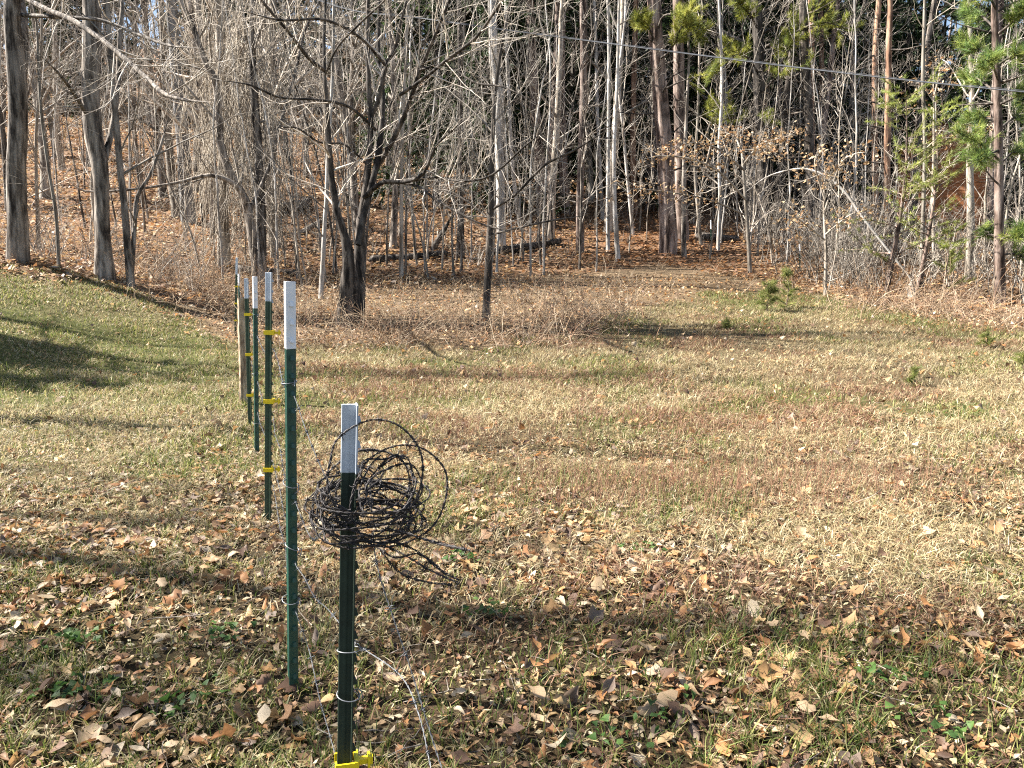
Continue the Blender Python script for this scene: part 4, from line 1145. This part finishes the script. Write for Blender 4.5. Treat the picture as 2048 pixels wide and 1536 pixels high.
# evergreens with dark drooping sprays
DG = np.array([[.030, .052, .018], [.042, .068, .024], [.055, .085, .028], [.022, .036, .015]])
KIND['ever'] = []
for i in range(4):
    H = pr.uniform(11, 15)
    Pt, Rt, Dt = level(pr, np.array([[0, 0, -.3]]), np.array([[0, 0, 1.]]), np.array([H]), np.array([.17]), 20, .015, .02, .08)
    T = Tubes(); T.add(Pt, Rt, 8)
    s, dd, ln, ra = kids(pr, Pt, Rt, Dt, np.array([H]), np.array([95]), .09, .98, (70, 100), (.22, .30), (.2, .35), 0)
    A, B, C = level(pr, s, dd, np.clip(ln, .4, 3.2), np.clip(ra, .008, .03), 9, .07, -.03, .15); Bt = Tubes(); Bt.add(A, B, 4)
    s, dd, l2, r2 = kids(pr, A, B, C, ln, 9, .1, 1, (40, 65), (.25, .45), (.4, .6), -.05)
    A2, B2, C2 = level(pr, s, dd, np.clip(l2, .2, 1.1), np.clip(r2, .003, .01), 5, .08, -.05, .3); Bt.add(A2, B2, 3)
    pos = A2[:, 1:].reshape(-1, 3); ax = C2[:, 1:].reshape(-1, 3)
    V, f, t = needle_tufts(pr, pos, ax, 8, .24, .032, DG, .9)
    KIND['ever'].append((T.mesh('trunk', M_DARK), Bt.mesh('branches', M_DARK), build_mesh('foliage', V, [f], M_NEEDLE, False, t)))
# multi stemmed shrubs
KIND['shrub'] = []
for i in range(8):
    n = pr.randint(9, 16); T = Tubes(); hh = pr.uniform(1.6, 3.6)
    st = np.stack([pr.randn(n) * .22, pr.randn(n) * .22, np.full(n, -.1)], -1)
    dv = np.stack([pr.randn(n) * .35, pr.randn(n) * .35, np.ones(n)], -1)
    ln = hh * (.5 + .6 * pr.rand(n))
    A, B, C = level(pr, st, dv, ln, .006 + .010 * pr.rand(n), 12, .11, -.015, .25); T.add(A, B, 5)
    s, dd, l2, r2 = kids(pr, A, B, C, ln, 5, .15, 1, (30, 75), (.2, .45), (.4, .6), .05)
    A, B, C = level(pr, s, dd, l2, np.clip(r2, .003, .008), 6, .17, -.01, .35); T.add(A, B, 3)
    s, dd, l2, r2 = kids(pr, A, B, C, l2, 1.3, .1, 1, (30, 70), (.3, .6), (.5, .7), 0)
    A, B, C = level(pr, s, dd, l2, np.clip(r2, .0025, .005), 4, .15, 0, .4); T.add(A, B, 3)
    KIND['shrub'].append(T.mesh('shrub', [M_TWIG, M_HARD, M_SAP][i % 3]))

MARKS = [(36, 'the large left trunk'), (205, 'the broad furrowed trunk'), (258, 'the two leaning stems'), (372, 'the blue grey trunk'), (446, 'the vine wrapped trunk'), (520, 'the vine draped tree'),
         (648, 'the speckled sapling'), (715, 'the forked tree'), (803, 'the slope sapling'), (920, 'the dark slim trunk'), (1000, 'the white barked trunk'), (1078, 'the leaning pine'), (1127, 'the reddish pine'),
         (1162, 'the grey pine'), (1234, 'the straight white sapling'), (1268, 'the orange pine'), (1332, 'the thickest pine'), (1362, 'the second pine'), (1438, 'the shaded sapling'), (1525, 'the needle sprayed pine'),
         (1620, 'the thicket edge pine'), (1707, 'the gap sapling'), (1752, 'the sky pine'), (1845, 'the airy young pine'), (1940, 'the cabin trunk'), (2000, 'the right edge pine')]
def where(u, Y):
    px = 1024 + u * F
    a, m = MARKS[int(np.argmin([abs(px - a) for a, _ in MARKS]))]
    return ('just left of ' if px < a else 'just right of ') + m + (' at the wood edge' if Y < 21 else ' low on the slope' if Y < 28 else ' halfway up the slope' if Y < 38 else ' high on the hillside')
LOOK = {'hard': ['grey leafless tree', 'pale stemmed leafless tree', 'brown grey leafless tree', 'dark leafless tree'], 'sap': ['thin tan sapling', 'thin whitish sapling', 'slender bare sapling', 'thin grey sapling'],
        'pine': ['rough barked pine trunk', 'orange barked pine trunk', 'brown pine trunk', 'dark pine trunk'], 'ever': ['dark green evergreen'] * 4, 'shrub': ['leafless twiggy shrub', 'tangled brown shrub', 'pale stemmed shrub']}
NAME = {'hard': ('bare_tree', 'tree', 'leafless trees in the wood'), 'sap': ('sapling', 'tree', 'thin saplings in the wood'), 'pine': ('pine_tree', 'pine', 'pine trunks in the wood'),
        'ever': ('evergreen_tree', 'evergreen', 'dark evergreens on the hillside'), 'shrub': ('shrub', 'shrub', 'leafless shrubs along the wood edge')}
placed = []
def plant(kind, n, umin, umax, ymin, ymax, r, gap=.5, offs=None, scale=(.85, 1.2), ybias=1.0):
    done = tries = 0
    while done < n and tries < n * 40:
        tries += 1
        u = r.uniform(umin, umax); t = r.rand() ** ybias
        if offs is not None: Yv = float(wood_y(u)) + offs[0] + (offs[1] - offs[0]) * t
        else: Yv = ymin + (ymax - ymin) * t
        if Yv < float(wood_y(u)) - .3: continue
        xv = u * Yv
        if any((xv - a) ** 2 + (Yv - b_) ** 2 < gap ** 2 for a, b_ in placed + HEROES): continue
        if .538 < u < .603 and Yv < 36 and (kind != 'shrub' or r.rand() < .6): continue
        if kind in ('hard', 'pine', 'ever', 'sap') and abs(xv - cb[0] - 1.0) < 3.4 and abs(Yv - cb[1] - 2) < 4: continue
        placed.append((xv, Yv)); done += 1
        i = r.randint(len(KIND[kind])); pm = KIND[kind][i]
        z_ = float(ground_z(xv, Yv)); nm, ct, gp = NAME[kind]
        sc = r.uniform(*scale); rz = r.rand() * 6.28
        lk = LOOK[kind][i % len(LOOK[kind])]; lab = ('small ' if sc < (scale[0] + scale[1]) / 2 else 'tall ') + lk + ' ' + where(u, Yv)
        if kind == 'shrub':
            o = link(nm, pm, None, (xv, Yv, z_)); o.rotation_euler = (0, 0, rz); o.scale = (sc,) * 3
        else:
            o = link(nm, None, None, (xv, Yv, z_)); o.rotation_euler = (0, 0, rz); o.scale = (sc,) * 3
            for part_name, me_ in zip(('trunk', 'branches', 'foliage'), pm): link(part_name, me_, o)
        tag(o, lab, ct, gp)
fr = np.random.RandomState(31)
plant('pine', 34, .0, .62, 26, 48, fr, 1.0)
plant('ever', 34, -.12, .46, 30, 54, fr, 1.5)
plant('ever', 16, .44, .80, 33, 52, fr, 1.5)
plant('ever', 10, -.6, -.1, 46, 66, fr, 2.0)
plant('hard', 66, -.78, .10, 23, 62, fr, 1.0)
plant('hard', 40, .10, .80, 22, 60, fr, 1.0)
plant('sap', 130, -.78, .2, 19, 40, fr, .35)
plant('sap', 70, .2, .80, 17, 34, fr, .35)
plant('sap', 34, -.40, .1, 0, 0, fr, .4, (-.2, 3.5))
plant('shrub', 88, .29, .80, 0, 0, fr, .22, (.2, 7), (.8, 1.35))
plant('shrub', 34, -.78, -.28, 0, 0, fr, .4, (.1, 6), (.5, .9))
plant('shrub', 18, -.28, .28, 0, 0, fr, .5, (1, 8), (.4, .7))
# trees outside the view on the left, whose shade falls across the field
for i, (xx, yy, k_, sc) in enumerate([(-13.5, 12.2, 0, .95), (-17.0, 9.0, 3, 1.0), (-9.0, 8.0, 2, .9), (-20, 13.0, 5, 1.05), (-9.2, 4.9, 1, .8), (-16, 5.6, 4, 1.0), (-19, 6.6, 0, 1.5), (-21, 12.0, 6, 1.55)]):
    o = link('bare_tree', None, None, (xx, yy, float(ground_z(xx, yy)))); o.scale = (sc,) * 3; o.rotation_euler = (0, 0, i * 1.1)
    for part_name, me_ in zip(('trunk', 'branches'), KIND['hard'][k_]): link(part_name, me_, o)
    tag(o, 'leafless tree beyond the left edge of the lawn, outside the view', 'tree', 'leafless trees beside the lawn')

for i, (xx, yy, k_, sc) in enumerate([(-15.5, 11.2, 0, .8)]):
    o = link('evergreen_tree', None, None, (xx, yy, float(ground_z(xx, yy)))); o.scale = (sc,) * 3; o.rotation_euler = (0, 0, i * 2.1)
    for part_name, me_ in zip(('trunk', 'branches', 'foliage'), KIND['ever'][k_]): link(part_name, me_, o)
    tag(o, 'dark evergreen beyond the left edge of the lawn, outside the view', 'evergreen', 'evergreens beside the lawn')

# far wood that reads as one mass
r = np.random.RandomState(91); n = 260
u = r.uniform(-.95, .95, n); Yv = r.uniform(52, 95, n); xv = u * Yv
T = Tubes()
st = np.stack([xv, Yv, ground_z(xv, Yv) - .3], -1); H = r.uniform(9, 18, n)
A, B, C = level(r, st, np.stack([r.randn(n) * .05, r.randn(n) * .05, np.ones(n)], -1), H, r.uniform(.05, .17, n), 7, .03, .03, .15); T.add(A, B, 4)
s, dd, ln, ra = kids(r, A, B, C, H, 14, .12, .98, (30, 80), (.10, .28), (.2, .5), .1)
A, B, C = level(r, s, dd, ln, np.clip(ra, .012, .05), 3, .12, .03, .2); T.add(A, B, 3)
s, dd, ln, ra = kids(r, A, B, C, ln, 3, .15, 1, (30, 70), (.35, .7), (.4, .6), .05)
A, B, C = level(r, s, dd, ln, np.clip(ra, .010, .02), 2, .12, .03, .3); T.add(A, B, 3)
o = link('distant_woods', T.mesh('distant_woods', M_TWIG)); tag(o, 'distant leafless woods covering the top of the hillside', 'woods', kind='stuff')

# ------------------------------------------------------------------ brush, briars and dead weeds
r = np.random.RandomState(63)
BRC = np.array([[.44, .32, .20], [.54, .42, .28], [.32, .20, .125], [.60, .50, .36], [.24, .16, .11]])
def stems(name, label, x, y, ln, rad, seed, wob=.17, trop=-.09, per=3.0, cols=BRC, segs=7, lean=.55):
    r = np.random.RandomState(seed); n = len(x)
    st = np.stack([x, y, ground_z(x, y) - .02], -1)
    dv = np.stack([r.randn(n) * lean, r.randn(n) * lean, np.ones(n)], -1)
    A, B, C = level(r, st, dv, ln, rad, segs, wob, trop, .4)
    gz = ground_z(A[:, :, 0], A[:, :, 1]); A[:, 1:, 2] = np.maximum(A[:, 1:, 2], gz[:, 1:] + .015)
    T = Tubes(); T.add(A, B, 3); t1 = np.repeat(cols[r.randint(0, len(cols), n)] * (.6 + .6 * r.rand(n))[:, None], (segs + 1) * 3, 0); ts = [t1]
    if per:
        s, dd, l2, r2 = kids(r, A, B, C, ln, per, .15, 1, (25, 75), (.25, .5), (.5, .75), 0)
        A, B, C = level(r, s, dd, l2, np.maximum(r2, .0016), 3, .2, -.04, .5); T.add(A, B, 3)
        ts.append(np.repeat(cols[r.randint(0, len(cols), len(s))] * (.6 + .6 * r.rand(len(s)))[:, None], 12, 0))
    o = link(name, T.mesh(name, M_STEM, None, np.concatenate(ts)))
    return tag(o, label, 'brush', kind='stuff')
n = 7000; x, y = scatter(r, n, 10.5, 24, .80, .6); u = x / y
by, wy = brush_y(u), wood_y(u)
prob = sstep(-.5, .7, y - by + (fbm(x, y, 1.2, 33) - .5) * 1.6) * (1 - .8 * sstep(0, 4.5, y - wy)) * (.25 + .75 * sstep(.35, .6, fbm(x, y, 1.6, 36)))
prob = prob * np.where((u > .14) & (u < .32), .35, 1.0)
k = r.rand(n) < prob; x, y, u = x[k], y[k], u[k]
stems('brush', 'pinkish brown tangle of dead stems and briars along the wood edge', x, y, (.22 + .5 * r.rand(len(x)) ** 1.6) * np.where(u > .3, .85, 1.1), .0028 + .0022 * r.rand(len(x)), 64)
# briar mounds
mounds = [(610, 690, .9), (860, 670, 1.2), (780, 690, .7), (1080, 670, 1.3), (1150, 640, 1.0), (1010, 690, .8), (560, 640, 1.3), (420, 610, 1.2), (480, 590, 1.1), (380, 575, 1.0), (1210, 655, .8), (1960, 640, 1.0), (1750, 620, 1.0), (1850, 620, 1.0), (300, 560, .8)]
xs, ys = [], []
for a, b_, sc in mounds:
    g = G(a, b_); m = int(110 * sc); xs.append(g[0] + r.randn(m) * .55 * sc); ys.append(g[1] + r.randn(m) * .4 * sc)
x, y = np.concatenate(xs), np.concatenate(ys)
stems('briars', 'arching reddish briar stems heaped below the forked tree', x, y, .5 + .8 * r.rand(len(x)), .003 + .003 * r.rand(len(x)), 65, .13, -.13, 2.5, BRC * np.array([.95, .9, .88]), 7)
# standing dead weeds scattered in the field, and the rust coloured patch
n = 900; x, y = scatter(r, n, 4.0, 13, .74, .8); k = (x > fence_x(y) + .2) & (y < brush_y(x / y)); x, y = x[k], y[k]
g1 = G(1440, 985); m = 1300; x = np.concatenate([x, g1[0] + r.randn(m) * .75]); y = np.concatenate([y, g1[1] + r.randn(m) * .28])
for a, b_, m in [(1390, 845, 260), (1180, 1000, 300), (1560, 900, 200), (980, 880, 260), (1750, 960, 240), (1040, 790, 200), (1620, 760, 160), (820, 800, 160)]:
    g1 = G(a, b_); x = np.concatenate([x, g1[0] + r.randn(m) * .5]); y = np.concatenate([y, g1[1] + r.randn(m) * .3])
g1 = G(1180, 905); m = 22; x = np.concatenate([x, g1[0] + r.randn(m) * .03]); y = np.concatenate([y, g1[1] + r.randn(m) * .03])
stems('dead_weeds', 'short upright rust brown dead weed stalks scattered in the field', x, y, .09 + .16 * r.rand(len(x)), .0012 + .0009 * r.rand(len(x)), 66, .06, 0, .5, np.array([[.26, .13, .08], [.34, .20, .12], [.17, .09, .06]]), 3, .2)
# small twigs lying among the near leaves
n = 420; x, y = scatter(r, n, 1.8, 8, .74, .6)
st = np.stack([x, y, ground_z(x, y) + .02], -1); a = r.rand(n) * 6.28
A, B, C = level(r, st, np.stack([np.cos(a), np.sin(a), .1 * r.randn(n)], -1), .06 + .22 * r.rand(n), .0014 + .0016 * r.rand(n), 5, .12, 0, .5)
A[:, :, 2] = np.maximum(A[:, :, 2], ground_z(A[:, :, 0], A[:, :, 1]) + .012)
T = Tubes(); T.add(A, B, 4); o = link('twig_litter', T.mesh('twig_litter', M_HARD), GROUND); o['kind'] = 'stuff'
# broad green weed leaves in small patches near the front
patches = [(150, 1400), (440, 1290), (1330, 1440), (1870, 1480), (1200, 1500), (160, 1290), (920, 1130), (1280, 1110), (990, 1240), (360, 1430), (1750, 1370)]
ps, sz = [], []
for a, b_ in patches:
    g = G(a, b_); m = r.randint(10, 34); q_ = np.stack([g[0] + r.randn(m) * .06, g[1] + r.randn(m) * .05, np.zeros(m)], -1); q_[:, 2] = ground_z(q_[:, 0], q_[:, 1]) + .03 + .02 * r.rand(m); ps.append(q_)
ps = np.concatenate(ps); n = len(ps)
V, f, t = leaf_cloud(r, [SH_MD[0], SH_MD[4], SH_MD[2]], ps, .022 + .022 * r.rand(n), np.array([[.07, .14, .03], [.10, .18, .04], [.05, .10, .025]])[r.randint(0, 3, n)], .5)
o = link('weed_leaves', build_mesh('weed_leaves', V, f, M_GRASS, True, t)); tag(o, 'low patches of small broad green weed leaves among dead leaves', 'weeds', kind='stuff')
